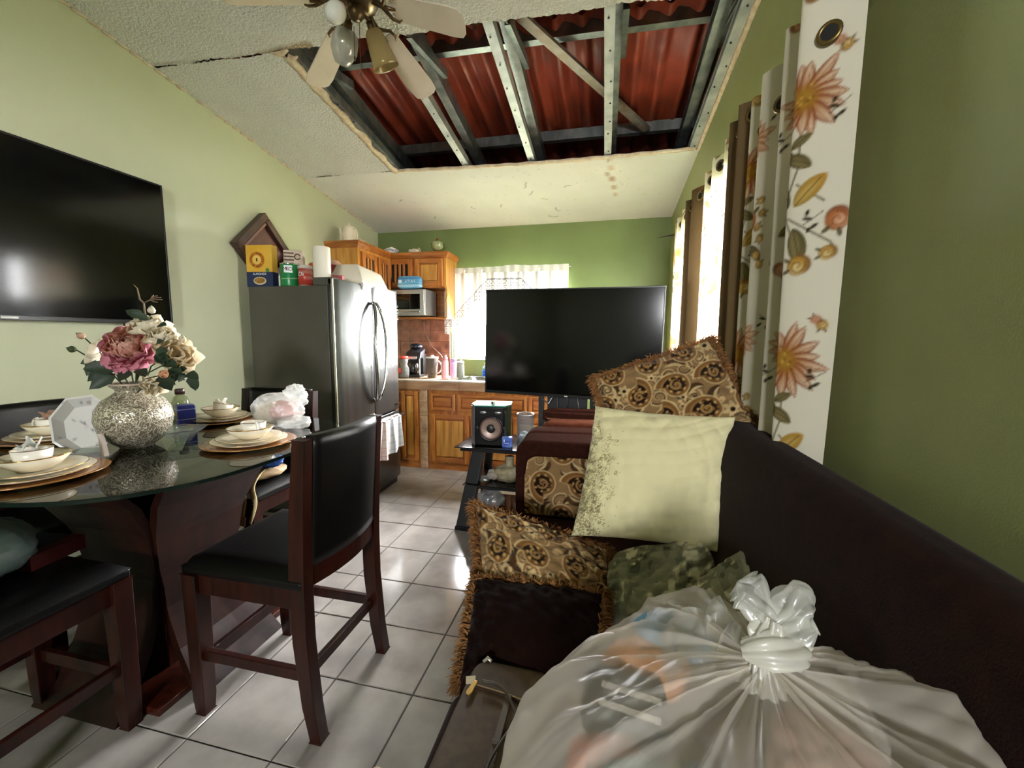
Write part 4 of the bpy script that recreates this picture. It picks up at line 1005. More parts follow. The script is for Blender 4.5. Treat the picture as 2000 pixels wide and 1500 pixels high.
ce = chair('black leather chair nearest the sofa, back turned to the room', (-1.155, 1.29, 0), PI/2)
dup(ce, (-1.775, .765, 0), 0, 'black leather chair in the left foreground with a blue plastic bag on its seat')
cn = dup(ce, (-1.90, 1.85, 0), PI, 'black leather chair in front of the fridge with a tote bag on its seat'); cn.scale = (1.1, 1, 1)
dup(ce, (-2.325, 1.30, 0), -PI/2, 'black leather chair against the left wall under the television')

# place settings: charger, plates, bowl, cup, each a thing of its own
CHARG = M('amber charger', '#8a5a2c', .25, .35, col2='#a8743c', ns=20, coat=.4)
PLATEM = M('ivory plate', '#ddd3bd', .15, coat=.2); GOLD = M('gold rim', '#b98a3c', .22, .9)
def mesh_l(prof, n=48, name='plate'): return mesh_of(G().lathe(prof, n=n, cap=False), name)
ME = dict(charger=mesh_l([(0, .004), (.10, .004), (.125, .006), (.165, .014), (.168, .012), (.13, .001), (0, 0)], name='charger'),
          dinner=mesh_l([(0, .006), (.085, .006), (.105, .012), (.135, .019), (.1365, .0175), (.10, .004), (.08, 0), (0, 0)], name='plate'),
          rim=mesh_l([(.1315, .0178), (.1365, .0195), (.1372, .0178), (.134, .0168)], name='rim'),
          bowl=mesh_l([(0, .007), (.035, .007), (.06, .022), (.082, .046), (.084, .045), (.064, .020), (.04, .002), (.03, 0), (0, 0)], name='bowl'),
          brim=mesh_l([(.0805, .0445), (.0835, .0472), (.0845, .045), (.082, .043)], name='rim'),
          cup=mesh_l([(0, .006), (.024, .006), (.038, .025), (.044, .058), (.0455, .058), (.040, .024), (.026, .002), (.02, 0), (0, 0)], name='cup'),
          crim=mesh_l([(.0435, .057), (.0455, .0592), (.0462, .0575)], name='rim'))
HND = mesh_of(handle_loop((.041, 0, .033), .02, .0042), 'handle')
def rimpart(me, p): return put('gold_rim', me, GOLD, p, smooth=True)
def setting(who, x, y, z, ca_, tilt=0, cupoff=(0, 0), cuprot=0, cuptilt=0, double=True):
    t = tag(put('charger_plate', ME['charger'], CHARG, loc=(x, y, z+.001), smooth=True), 'amber brown charger under the plates '+who, 'charger plate', 'chargers on the table')
    t = tag(put('dinner_plate', ME['dinner'], PLATEM, loc=(x, y, z+.006), smooth=True), 'gold rimmed ivory dinner plate '+who, 'plate', 'dinner plates on the table'); rimpart(ME['rim'], t)
    z2 = z+.014
    if double:
        t = tag(put('salad_plate', ME['dinner'], PLATEM, loc=(x, y, z+.018), smooth=True, scale=(.86, .86, .9)), 'smaller ivory plate on top '+who, 'plate', 'salad plates on the table'); rimpart(ME['rim'], t); z2 = z+.0245
    t = tag(put('soup_bowl', ME['bowl'], PLATEM, loc=(x+cupoff[0]*.3, y+cupoff[1]*.3, z2), smooth=True), 'ivory bowl with a gold edge '+who, 'bowl', 'bowls on the table'); rimpart(ME['brim'], t)
    t = tag(put('tea_cup', ME['cup'], WHITEC, loc=(x+cupoff[0], y+cupoff[1], z2+.009), rot=(cuptilt, 0, cuprot), smooth=True), 'small white cup sitting in the bowl '+who, 'cup', 'cups on the table'); rimpart(ME['crim'], t); put('handle', HND, WHITEC, t, smooth=True)
setting('at the chair nearest the sofa', -1.40, 1.375, TZ, 0, cupoff=(.012, .01), cuprot=-.6)
setting('on the fridge side of the table', -1.925, 1.725, TZ, 0, cupoff=(.0, .0), cuprot=2.6, cuptilt=.25)
setting('at the near left end of the table', -1.70, .885, TZ, 0, cupoff=(.005, -.005), cuprot=3.4)
setting('in front of the chair at the left wall', -2.25, 1.235, TZ, 0, cupoff=(0, 0), cuprot=3.6)
def napkin(label, c, rz, col='#d8d4c6'):
    P = []
    for i in range(13):
        a = i/12*2-1; P.append([(a*.028+.005*math.sin(k*1.7), (k/6-.5)*.042*(1-.3*abs(a)), .010*math.sin(a*4+k*.8)+.008*abs(a)+.003*k) for k in range(7)])
    tag(put('napkin', G().grid(np.array(P)), film('napkin paper '+col, col, clear=.05, gloss=.02, tl=.3), loc=c, rot=(0, 0, rz), smooth=True), label, 'napkin', 'napkins in the cups')
napkin('crumpled white napkin in the cup on the fridge side', (-1.925, 1.725, TZ+.085), .6)
napkin('folded clear wrapped napkin on the cup at the near left end', (-1.70, .88, TZ+.092), .2, '#c9cbc6')
napkin('brownish napkin in the cup by the left wall', (-2.25, 1.235, TZ+.088), 1.9, '#8d6f5c')

# crackled vase
VX, VY = -1.80, 1.24
vprof = [(0, 0), (.052, 0), (.056, .006), (.085, .03), (.112, .07), (.121, .11), (.116, .15), (.095, .185), (.062, .208), (.05, .22), (.052, .228), (.066, .24), (.07, .247), (.066, .247), (.048, .232), (.04, .215)]
vz = []
for i in range(len(vprof)-1):
    a, b = vprof[i], vprof[i+1]
    for k in range(4): vz.append((a[0]+(b[0]-a[0])*k/4, a[1]+(b[1]-a[1])*k/4))
vz.append(vprof[-1])
CRK = bpy.data.materials.new('crackle glaze'); CRK.use_nodes = True; MATS['crackle glaze'] = CRK
nt = CRK.node_tree; N = nt.nodes; K = nt.links; b = N['Principled BSDF']; tc = N.new('ShaderNodeTexCoord')
nzz = N.new('ShaderNodeTexNoise'); nzz.inputs['Scale'].default_value = 14; nzz.inputs['Detail'].default_value = 3
mxv = N.new('ShaderNodeMix'); mxv.data_type = 'VECTOR'; mxv.inputs['Factor'].default_value = .12
vo = N.new('ShaderNodeTexVoronoi'); vo.feature = 'DISTANCE_TO_EDGE'; vo.inputs['Scale'].default_value = 85
vo2 = N.new('ShaderNodeTexVoronoi'); vo2.inputs['Scale'].default_value = 85
K.new(tc.outputs['Object'], nzz.inputs['Vector']); K.new(tc.outputs['Object'], mxv.inputs['A']); K.new(nzz.outputs['Color'], mxv.inputs['B']); K.new(mxv.outputs['Result'], vo.inputs['Vector']); K.new(mxv.outputs['Result'], vo2.inputs['Vector'])
cr1 = N.new('ShaderNodeValToRGB'); cr1.color_ramp.elements[0].position = .0; cr1.color_ramp.elements[1].position = .12
cr1.color_ramp.elements[0].color = L4('#fbf3d8'); cr1.color_ramp.elements[1].color = L4('#857c6c'); K.new(vo.outputs['Distance'], cr1.inputs['Fac'])
mm = N.new('ShaderNodeMix'); mm.data_type = 'RGBA'; mm.blend_type = 'MULTIPLY'; mm.inputs['Factor'].default_value = .45
K.new(cr1.outputs['Color'], mm.inputs['A']); bw = N.new('ShaderNodeRGBToBW'); K.new(vo2.outputs['Color'], bw.inputs[0]); K.new(bw.outputs[0], mm.inputs['B']); K.new(mm.outputs['Result'], b.inputs['Base Color'])
bpn = N.new('ShaderNodeBump'); bpn.inputs['Strength'].default_value = .5; bpn.inputs['Distance'].default_value = .004; K.new(vo.outputs['Distance'], bpn.inputs['Height']); K.new(bpn.outputs['Normal'], b.inputs['Normal'])
b.inputs['Metallic'].default_value = .35; b.inputs['Roughness'].default_value = .22
va = thing('vase', 'round silver gold crackled vase in the middle of the table', 'vase', (VX, VY, TZ+.001))
put('body', G().lathe(vz, n=56), CRK, va, smooth=True)
put('lip', G().lathe([(.063, .244), (.0715, .246), (.0725, .25), (.069, .2525), (.063, .249)], n=48, cap=False), M('pale lip glaze', '#b9aa98', .3, .3), va, smooth=True)

# flowers: single petals and leaves as parts
def petal_mesh(name, w, l, cup, curl, ruff, seed):
    P = []; r = random.Random(seed)
    for i in range(8):
        t = i/7; row = []
        for k in range(9):
            s = k/8*2-1; ww = w*math.sin(PI*min(1, .12+t*.74))**.7*.5*(1+.0*t)
            z = l*t; y = -cup*math.sin(t*PI*.6)*(1-.0*s*s)+cup*.9*s*s*(.4+.6*t)+curl*t**3
            y += ruff*math.sin(s*7+seed+t*3)*t*t
            row.append((s*ww, y, z-.18*l*t*s*s))
        P.append(row)
    return mesh_of(G().grid(np.array(P)), name)
PETW = petal_mesh('petal', 1.05, 1.0, .38, .10, .03, 1); PETR = petal_mesh('petal', .95, 1.0, .34, .22, .07, 2); PETO = petal_mesh('petal', 1.0, 1.0, .30, -.10, .08, 3)
LEAFM = []
for sd in range(3):
    P = []
    for i in range(9):
        t = i/8; w_ = .5*math.sin(PI*t**.8)**.9*(.92+.08*math.cos(i*2.1)); P.append([(s*w_, t, .10*abs(s)*math.sin(t*PI)-.16*t*t+.03*math.sin(sd+t*5)) for s in np.linspace(-1, 1, 5)])
    LEAFM.append(mesh_of(G().grid(np.array(P)), 'leaf'))
GLEAF = M('dark silk leaf', '#1d2a1c', .55, col2='#2c3b29', ns=20); STEMM = M('green stem', '#33402a', .6)
def film_mat(nm, col, tl=.35): return film(nm, col, clear=0, gloss=.02, tl=tl)
WROSE = film_mat('white silk', '#e3d9c2'); WROSE2 = film_mat('cream silk', '#ddcdaf')
PINK1 = film_mat('deep pink silk', '#d6909f'); PINK2 = film_mat('coral pink silk', '#dda79a'); PINK3 = film_mat('pale coral silk', '#e2b8a8')
def aim(d):   # rotation taking +z to d
    return Vector((0, 0, 1)).rotation_difference(Vector(d)).to_euler()
def flower_thing(name, label, pos, r, face, layers, stem_to=None, cat='flower'):
    t = thing(name, label, cat, pos, tuple(aim(face)), 'silk flowers in the crackled vase')
    q = random.Random(hash(label) % 999 if False else len(label)*7)
    for (k, rad, size, open_, me, mt) in layers:
        for i in range(k):
            a = 2*PI*i/k+q.uniform(-.25, .25)+rad*9
            o = put('petal', me if me.users == 0 else me, None, t, smooth=True)
            if not o.material_slots: me.materials.append(mt)
            o.material_slots[0].link = 'OBJECT'; o.material_slots[0].material = mt
            op = open_+q.uniform(-.12, .12)
            R = Matrix.Rotation(a, 3, 'Z') @ Matrix.Rotation(op, 3, 'X')
            off = Matrix.Rotation(a, 3, 'Z') @ Vector((0, -rad*r, -.15*r))
            o.location = off; o.rotation_euler = (Matrix.Rotation(a, 3, 'Z') @ Matrix.Rotation(op, 3, 'X')).to_euler()
            s_ = size*r*q.uniform(.9, 1.1); o.scale = (s_, s_, s_)
    put('calyx', G().lathe([(0, -.35*r), (.22*r, -.25*r), (.3*r, -.05*r)], n=12), GLEAF, t, smooth=True)
    return t
def rose(name, label, u, v, y, r, face, m1=WROSE, m2=WROSE):
    p = W(u, v, y=y)
    return flower_thing(name, label, p, r, face, [(3, .02, .95, .06, PETW, m2), (5, .12, 1.05, .28, PETW, m2), (6, .22, 1.1, .55, PETW, m1), (7, .28, 1.15, .95, PETW, m1)])
def stem(label, pts, r=.0025):
    pass
BX, BY, BZ = VX, VY, TZ+.235
def stem_part(t, p):
    inv = t.matrix_basis.inverted(); a = inv @ Vector((BX+rnd.uniform(-.02, .02), BY+rnd.uniform(-.02, .02), BZ-.06)); b_ = inv @ Vector(p)
    mid = inv @ ((Vector((BX, BY, BZ+.02))*.6+Vector(p)*.4))
    put('stem', G().tube([a, mid, Vector((0, 0, -.25*.05))], .0025, 6), STEMM, t, smooth=True)
def leaf_part(t, at, d, size, k=0, mt=GLEAF, tw=0):
    inv = t.matrix_basis.inverted(); R = inv.to_3x3()
    yv = (R @ Vector(d)).normalized(); up = (R @ Vector((.75, -.55, .35))).normalized(); xv = yv.cross(up).normalized(); zv = xv.cross(yv)
    m4 = Matrix((xv, yv, zv)).transposed().to_euler()
    o = put('leaf', LEAFM[k % 3], mt, t, inv @ Vector(at), m4, smooth=True); o.scale = (size*.78, size*1.3, size*1.1); return o
pp_ = W(252, 676, y=1.20)
pe = flower_thing('pink_peony', 'large ruffled pink peony at the front of the vase', pp_, .078, (.45, -.72, .5),
    [(6, .02, .72, .10, PETR, PINK3), (9, .08, .78, .28, PETR, PINK3), (11, .14, .82, .48, PETR, PINK2), (12, .18, .86, .72, PETR, PINK2), (13, .2, .92, .98, PETR, PINK1), (14, .2, .98, 1.25, PETO, PINK1), (14, .2, 1.02, 1.55, PETO, PINK1), (12, .2, 1.0, 1.85, PETO, PINK1)])
stem_part(pe, pp_)
for (u, v, du, dv, s_, k) in ((235, 718, -60, 0, .08, 0), (215, 715, -40, 25, .065, 1), (250, 722, -18, 22, .055, 2), (225, 730, -45, 25, .07, 0), (272, 722, 20, 20, .055, 1)):
    a = W(u, v, y=1.2); b_ = W(u+du, v+dv, y=1.14); leaf_part(pe, a, b_-a, s_, k)
R1 = rose('white_rose', 'open white rose at the top of the bouquet', 291, 642, 1.25, .052, (.25, -.35, .9)); stem_part(R1, W(291, 642, y=1.25))
R2 = rose('white_rose', 'smaller white rose right below the topmost one', 318, 660, 1.24, .042, (.4, -.5, .75)); stem_part(R2, W(318, 660, y=1.24))
R3 = rose('cream_rose', 'wide open cream rose on the right of the bouquet', 345, 698, 1.25, .058, (.75, -.45, .35), WROSE2, WROSE2); stem_part(R3, W(345, 698, y=1.25))
R4 = rose('white_rose', 'white rose half hidden left of the pink peony', 197, 688, 1.28, .048, (-.6, -.5, .4)); stem_part(R4, W(197, 688, y=1.28))
R5 = rose('white_rose', 'small pale rose hanging over the right rim of the vase', 302, 752, 1.22, .034, (.5, -.6, -.2)); stem_part(R5, W(302, 752, y=1.22))
for t, items in ((R1, ((282, 622, -45, -22, .052, 0), (290, 625, -25, -12, .04, 1), (310, 635, 25, -3, .04, 2))), (R2, ((318, 678, -5, 18, .045, 1), (310, 690, 8, 22, .05, 2), (305, 672, 14, -12, .04, 0))), (R3, ((322, 710, 24, 2, .06, 0), (315, 712, 5, -20, .06, 1), (330, 722, 40, 8, .06, 2), (310, 735, 45, 18, .07, 0), (318, 745, 16, 14, .06, 1))), (R4, ((185, 705, -15, 25, .05, 0), (190, 700, -30, 8, .045, 1), (205, 712, -35, 6, .06, 2)))):
    for (u, v, du, dv, s_, k) in items:
        y = 1.2 if t is not R4 else 1.26; a = W(u, v, y=y); b_ = W(u+du, v+dv, y=y-.03); leaf_part(t, a, b_-a, s_, k)
def bud_thing(name, label, u, v, y, size, d, col, leaves=3, cat='flower bud'):
    p = W(u, v, y=y); t = thing(name, label, cat, p, tuple(aim(d)), 'silk flowers in the crackled vase')
    put('bud', G().lathe([(0, -.1*size), (.42*size, .12*size), (.5*size, .45*size), (.3*size, .85*size), (.0, 1.15*size)], n=12), col, t, smooth=True)
    for i in range(leaves):
        a = 2*PI*i/leaves; o = put('sepal', LEAFM[i % 3], GLEAF, t, (.3*size*math.cos(a), .3*size*math.sin(a), -.1*size), (1.15, 0, a+PI/2), smooth=True); o.scale = (.7*size, 1.3*size, size)
    stem_part(t, p); return t
bud_thing('rose_bud', 'closed white bud above the topmost rose', 296, 612, 1.25, .026, (.1, 0, 1), WROSE)
bud_thing('rose_bud', 'pinkish bud reaching out at the upper left', 163, 659, 1.27, .028, (-.8, -.1, .5), film_mat('blush silk', '#c9a58c'))
bud_thing('rose_bud', 'green closed bud at the far left of the bouquet', 145, 683, 1.27, .028, (-.95, -.1, .15), film_mat('green bud', '#4d5a3a'))
bud_thing('rose_bud', 'peach bud hanging low on the right of the bouquet', 321, 731, 1.16, .03, (.5, -.5, .1), film_mat('peach silk', '#d79a78'))
bud_thing('rose_bud', 'cream bud beside the small white rose on the right', 355, 668, 1.26, .026, (.5, -.1, .85), WROSE2)
sp = thing('leafy_sprig', 'dark leafy sprig drooping at the right side of the vase', 'sprig', W(360, 735, y=1.22), 0, 'silk flowers in the crackled vase')
stem_part(sp, W(360, 735, y=1.22))
for (u, v, du, dv, s_, k) in ((365, 730, 28, 8, .05, 0), (372, 735, 10, 25, .05, 1), (378, 742, 10, 22, .035, 2), (360, 728, -10, 16, .03, 0), (350, 725, 14, -8, .04, 1), (345, 728, -6, 14, .035, 2)):
    a = W(u, v, y=1.22); b_ = W(u+du, v+dv, y=1.20); leaf_part(sp, a, b_-a, s_, k)
tw = thing('dry_twig', 'bare forked brown twig sticking up above the bouquet', 'twig', W(284, 622, y=1.25), 0, 'silk flowers in the crackled vase')
def rel(t, pts): return [Vector(p)-t.location for p in pts]
put('branch', G().tube(rel(tw, [W(284, 625, y=1.25), W(282, 605, y=1.25), W(281, 592, y=1.25), W(273, 585, y=1.25), W(270, 572, y=1.25), W(268, 563, y=1.25), W(261, 556, y=1.25)]), [.0035, .003, .003, .0028, .0025, .002, .0012], 6), M('dry twig', '#6a5640', .8), tw, smooth=True)
put('branch', G().tube(rel(tw, [W(281, 592, y=1.25), W(288, 588, y=1.25), W(295, 585, y=1.24)]), .002, 6), M('dry twig'), tw, smooth=True)
for (du, dv) in ((6, -9), (13, -8), (20, -5), (22, -1), (13, 4)): put('twig_needle', G().tube(rel(tw, [W(293, 586, y=1.24), W(294+du*.6, 586+dv*.9, y=1.24), W(294+du, 586+dv, y=1.24)]), .0018, 5), M('dry twig'), tw, smooth=True)
stem_part(tw, tw.location)

# standing octagonal dish with a foot
od = thing('octagonal_dish', 'white octagonal dish with tiny flowers standing on edge beside the vase', 'dish', (-1.93, 1.17, TZ+.003))
cen = W(163, 830, y=1.17)-od.location
nrm = Vector((.62, -.62, .30)).normalized(); upv = Vector((-.22, .05, 1)); xv = upv.cross(nrm).normalized(); upv = nrm.cross(xv).normalized()
RM = Matrix((xv, upv, nrm)).transposed()
def octa(rx, ry, z, n=8): return [RM @ Vector((rx*math.cos(PI/8+i*PI/4)*1.08, ry*math.sin(PI/8+i*PI/4)*1.08, z))+cen for i in range(n)]
rings = [octa(.055, .075, -.045), octa(.062, .082, -.045), octa(.088, .112, -.004), octa(.090, .115, .0), octa(.083, .107, .001), octa(.06, .08, -.036), octa(.0, .0, -.038)]
A = []
for rg in rings:
    q = []
    for i in range(8):
        for k in range(10): q.append(tuple(rg[i].lerp(rg[(i+1) % 8], k/10)))
    q.append(q[0]); A.append(q)
B = [A[0]]
for i in range(len(A)-1):
    for k in range(1, 7): B.append([tuple(Vector(a).lerp(Vector(b_), k/6)) for a, b_ in zip(A[i], A[i+1])])
g = G().grid(np.array(B)); g.add([tuple(v) for v in rings[0]], [tuple(range(8))])
loc2 = np.array([(RM.transposed() @ (Vector(v)-cen))[:2] for v in g.v]); pt = Paint(loc2, '#d6d4d0')
for k in range(34): pt.blob([(rnd.uniform(-.09, .09), rnd.uniform(-.11, .11))], rnd.uniform(.002, .0045), rnd.choice(['#7a5a62', '#5d6478', '#8a6a5c']), .9, soft=.003)
put('bowl', g, CHV, od, smooth=False, col=pt.C)
ft = W(205, 893, z=TZ)-od.location
put('foot_bracket', G().hexa([(ft.x-.008, ft.y-.008, 0), (ft.x+.008, ft.y-.008, 0), (ft.x+.008, ft.y+.012, 0), (ft.x-.008, ft.y+.012, 0)], [(ft.x-.062, ft.y+.02, .072), (ft.x-.048, ft.y+.02, .076), (ft.x-.048, ft.y+.036, .076), (ft.x-.062, ft.y+.036, .072)]), M('pinkish white china', '#d9cbc6', .2), od, bevel=.004)
# glass dish, tin, bottle
gd = thing('glass_dish', 'clear glass star shaped dish behind the vase', 'dish', (-1.70, 1.34, TZ+.001))
A = []
for (rr, z) in ((.02, 0), (.03, .002), (.05, .03), (.085, .055), (.083, .056), (.045, .034), (.02, .012), (0, .01)):
    A.append([(rr*(1+.14*math.cos(5*a)*(rr/.085))*math.cos(a), rr*(1+.14*math.cos(5*a)*(rr/.085))*math.sin(a), z) for a in np.linspace(0, 2*PI, 51)])
put('bowl', G().grid(np.array(A)), thin_glass('cut glass', '#eef2ee', 1.5, .03, .06), gd, smooth=True)
tn = thing('blue_tin', 'square blue tin with a gold emblem behind the vase', 'tin', (-2.0, 1.60, TZ+.001), -.5)
put('tin', G().bb(-.036, .036, -.036, .036, 0, .10), M('cobalt tin', '#1c2465', .3, .2, col2='#2a3588', ns=7), tn, bevel=.006)
for z in (.03, .078): put('band', G().bb(-.0365, .0365, -.0365, .0365, z, z+.004), M('silver band', '#a9aed0', .3, .6), tn, bevel=.001)
for s in (-1, 1): put('emblem', G().ell((.014*s, -.0375, .056), (.012, .002, .010)), M('gold emblem', '#c9a24a', .3, .5), tn, smooth=True)
bt = thing('glass_bottle', 'small clear bottle with a brown cap behind the blue tin', 'bottle', (-2.10, 1.66, TZ+.001))
put('body', G().lathe([(0, 0), (.035, 0), (.037, .01), (.037, .10), (.028, .125), (.018, .135), (.018, .15)]), thin_glass('bottle glass', '#c9cfb8', 1.5, .02, .12, '#b9bda0'), bt, smooth=True)
put('cap', G().lathe([(.021, .14), (.021, .165), (.018, .168), (0, .168)]), M('dark brown cap', '#2e1a14', .35), bt, smooth=True)

# crumpled plastic bags
def crumple(c, r, seed, res=40, amp=.16, flat=.0, k=3.0):
    U, V = np.meshgrid(np.linspace(0, 2*PI, res*2+1), np.linspace(-PI/2, PI/2, res+1), indexing='ij')
    D = np.stack([np.cos(V)*np.cos(U), np.cos(V)*np.sin(U), np.sin(V)], -1)
    rs = np.random.RandomState(seed); h = np.zeros(U.shape)
    for o in range(26):
        a = rs.randn(3); a /= np.linalg.norm(a); f = k*(1+o*.22); h += np.abs(np.sin((D@a)*f+rs.rand()*6))*(1/(1+o*.35))
    h = (h-h.mean())/h.std()
    P = D*(1+amp*.3*h)[..., None]*np.array(r)
    P[..., 2] = np.maximum(P[..., 2], -r[2]*flat if flat else -9)
    P[-1] = P[0]
    return G().grid(P+np.array(c))
THINBAG = film('thin white bag', '#e4e4de', clear=.68, gloss=.05, rough=.3, tl=.5, wr=.5, wrs=40)
bg_ = thing('plastic_bag', 'knotted white plastic bag with pink things inside on the table corner', 'plastic bag', (-1.57, 1.71, TZ+.001))
put('bag', crumple((0, 0, .075), (.125, .10, .085), 3, 36, .13, .9), THINBAG, bg_, smooth=True)
put('bag_ear', crumple((.085, .03, .155), (.05, .04, .045), 8, 20, .35), THINBAG, bg_, smooth=True)
put('bag_ear', crumple((.12, .02, .125), (.035, .03, .03), 9, 16, .4), THINBAG, bg_, smooth=True)
put('bag_tail', crumple((.13, -.04, .03), (.08, .06, .032), 10, 20, .25, .9), THINBAG, bg_, smooth=True)
put('pink_filling', crumple((.04, -.005, .07), (.06, .055, .05), 5, 16, .2), M('pink tissue', '#cf9c9c', .8), bg_, smooth=True)
put('pale_filling', crumple((-.05, .0, .06), (.06, .06, .05), 6, 16, .2), M('pale tissue', '#cfc3ae', .8), bg_, smooth=True)
lb = thing('plastic_bag', 'bluish plastic bag on the seat of the left foreground chair', 'plastic bag', (-1.86, .79, .597))
put('bag', crumple((0, 0, .09), (.16, .14, .10), 13, 36, .12, .9), film('blue white bag', '#c9dbe6', clear=.12, gloss=.12, rough=.3, tl=.4, wr=.5, wrs=25), lb, smooth=True)
put('blue_filling', crumple((.0, .0, .075), (.12, .10, .07), 14, 20, .2, .9), M('blue filling', '#4f7ea6', .7), lb, smooth=True)
# things on the far chair
tb2 = thing('tote_bag', 'cream tote bag with long straps on the chair before the fridge', 'bag', (-1.80, 1.80, .597))
put('bag', crumple((0, 0, .035), (.14, .13, .04), 21, 24, .12, .9), M('cream canvas', '#b39a78', .85), tb2, smooth=True)
for (xo, s_) in ((.075, 0), (.125, 1)):
    put('strap', G().strip(fine([(xo-.03, -.05, .06), (xo+.01, -.13, .058), (xo+.03, -.188, .02), (xo+.035+.012*s_, -.195, -.06), (xo+.01, -.195, -.16)]), .022, (0, -.8, .6)), M('cream strap', '#d2c08e', .8), tb2, solid=.003, smooth=True)
put('tag', G().box((.085, -.197, -.15), (.05, .004, .05), (0, .2, 0)), M('cream canvas'), tb2)
bc = tag(put('blue_cloth', crumple((0, 0, .03), (.075, .065, .035), 23, 30, .22, .9), M('royal blue cloth', '#123f86', .75), loc=(-1.715, 1.79, .665), smooth=True), 'crumpled royal blue cloth lying on the cream tote bag', 'cloth')
rbx = thing('red_box', 'dark box with a red end under the glass table top', 'box', (TX+.05, 1.165, .597), .15)
put('carton', G().bb(-.20, .03, -.07, .09, 0, .05), M('navy carton', '#191a30', .5), rbx, bevel=.003); put('red_end', G().bb(.03, .08, -.07, .09, 0, .05), M('red carton end', '#5d1418', .5), rbx, bevel=.003)
rbx.location = (-1.84, .93, .597)
# ================================================================== SOFA CORNER
CHEN = M('dark brown chenille', '#190803', .95, spec=.08, col2='#200c05', ns=40, sheen=.03, bump=.15, bs=300)
CHENL = M('brown arm chenille', '#26100a', .95, spec=.1, col2='#30160e', ns=40, sheen=.0, bump=.15, bs=300)
PAIS = M('paisley chenille', vc=True, rough=.95, spec=.1, sheen=.1, ns=60, vmix=.12)
def paisley(P, seed=1, sp=.175):
    q = random.Random(seed); pt = Paint(P, '#7f6442')
    mn, mx = P.min(0), P.max(0)
    TAN, MID, DRK, CRM = '#9c8056', '#4d3319', '#1f1008', '#c4aa7c'
    def drop(c, a, s, col, bend=.9, al=1):
        t = np.linspace(0, 1, 16); A = a+bend*t; p = np.stack([c[0]+1.7*s*t*np.cos(A), c[1]+1.7*s*t*np.sin(A)], 1); pt.blob(p, np.maximum(s*(1-t)**.75, .0015), col, al, soft=.003)
    nx, ny = int((mx[0]-mn[0])/sp)+2, int((mx[1]-mn[1])/sp)+2
    for i in range(-1, nx):
        for j in range(-1, ny):
            x, y = mn[0]+(i+.5*(j % 2))*sp, mn[1]+j*sp*.86
            for k in range(8):     # scrolls and small leaves between the drops
                a = q.uniform(0, 2*PI); r = q.uniform(.3, .75)*sp; c = (x+r*math.cos(a), y+r*math.sin(a)); s_ = q.uniform(.02, .044); sg = q.choice((-1, 1)); an = q.uniform(0, 6.3)
                w_ = q.random()
                if w_ < .4: pt.curl(c, an, s_*1.25, 1.1, .0095, CRM, .8, sg, .003); pt.curl(c, an, s_*1.15, 1.1, .006, MID if k % 2 else '#75522c', 1, sg, .003)
                elif w_ < .7: pt.petal(c, an, s_*2.2, s_*.5, DRK, .95, MID, bend=sg*.8, soft=.003); pt.petal(c, an+.25*sg, s_*2.0, s_*.18, CRM, .8, bend=sg*.8, soft=.003)
                elif w_ < .88:
                    for m_ in range(6): pt.petal(c, an+m_*PI/3, s_*.8, s_*.22, CRM, .8, soft=.003)
                    pt.blob([c], s_*.25, DRK, 1, .003)
                else: pt.blob([c], s_*.45, '#c9a878', .6, .01); pt.curl(c, an, s_*.8, 1.4, .003, MID, .9, sg, .002)
    for i in range(-1, nx):
        for j in range(-1, ny):
            x, y = mn[0]+(i+.5*(j % 2))*sp, mn[1]+j*sp*.86; a = q.choice((.6, 2.2, 3.9))+q.uniform(-.2, .2); s_ = sp*.30
            drop((x, y), a, s_*1.12, CRM); drop((x, y), a, s_*1.05, '#6f4d28'); drop((x, y), a, s_*.80, '#8a6639'); drop((x, y), a, s_*.70, DRK)
            for k in range(15):
                b = 2*PI*k/15; pt.blob([(x+s_*.74*math.cos(b), y+s_*.74*math.sin(b))], .0048, '#b79660' if k % 2 else DRK, .9, .003)
            for k in range(26): pt.blob([(x+q.gauss(0, s_*.3), y+q.gauss(0, s_*.3))], .0035, '#7d5a34', .85, .002)
            pt.curl((x, y), a, s_*.5, 1.2, .005, '#9a7848', .9, 1, .003)
    return pt.C
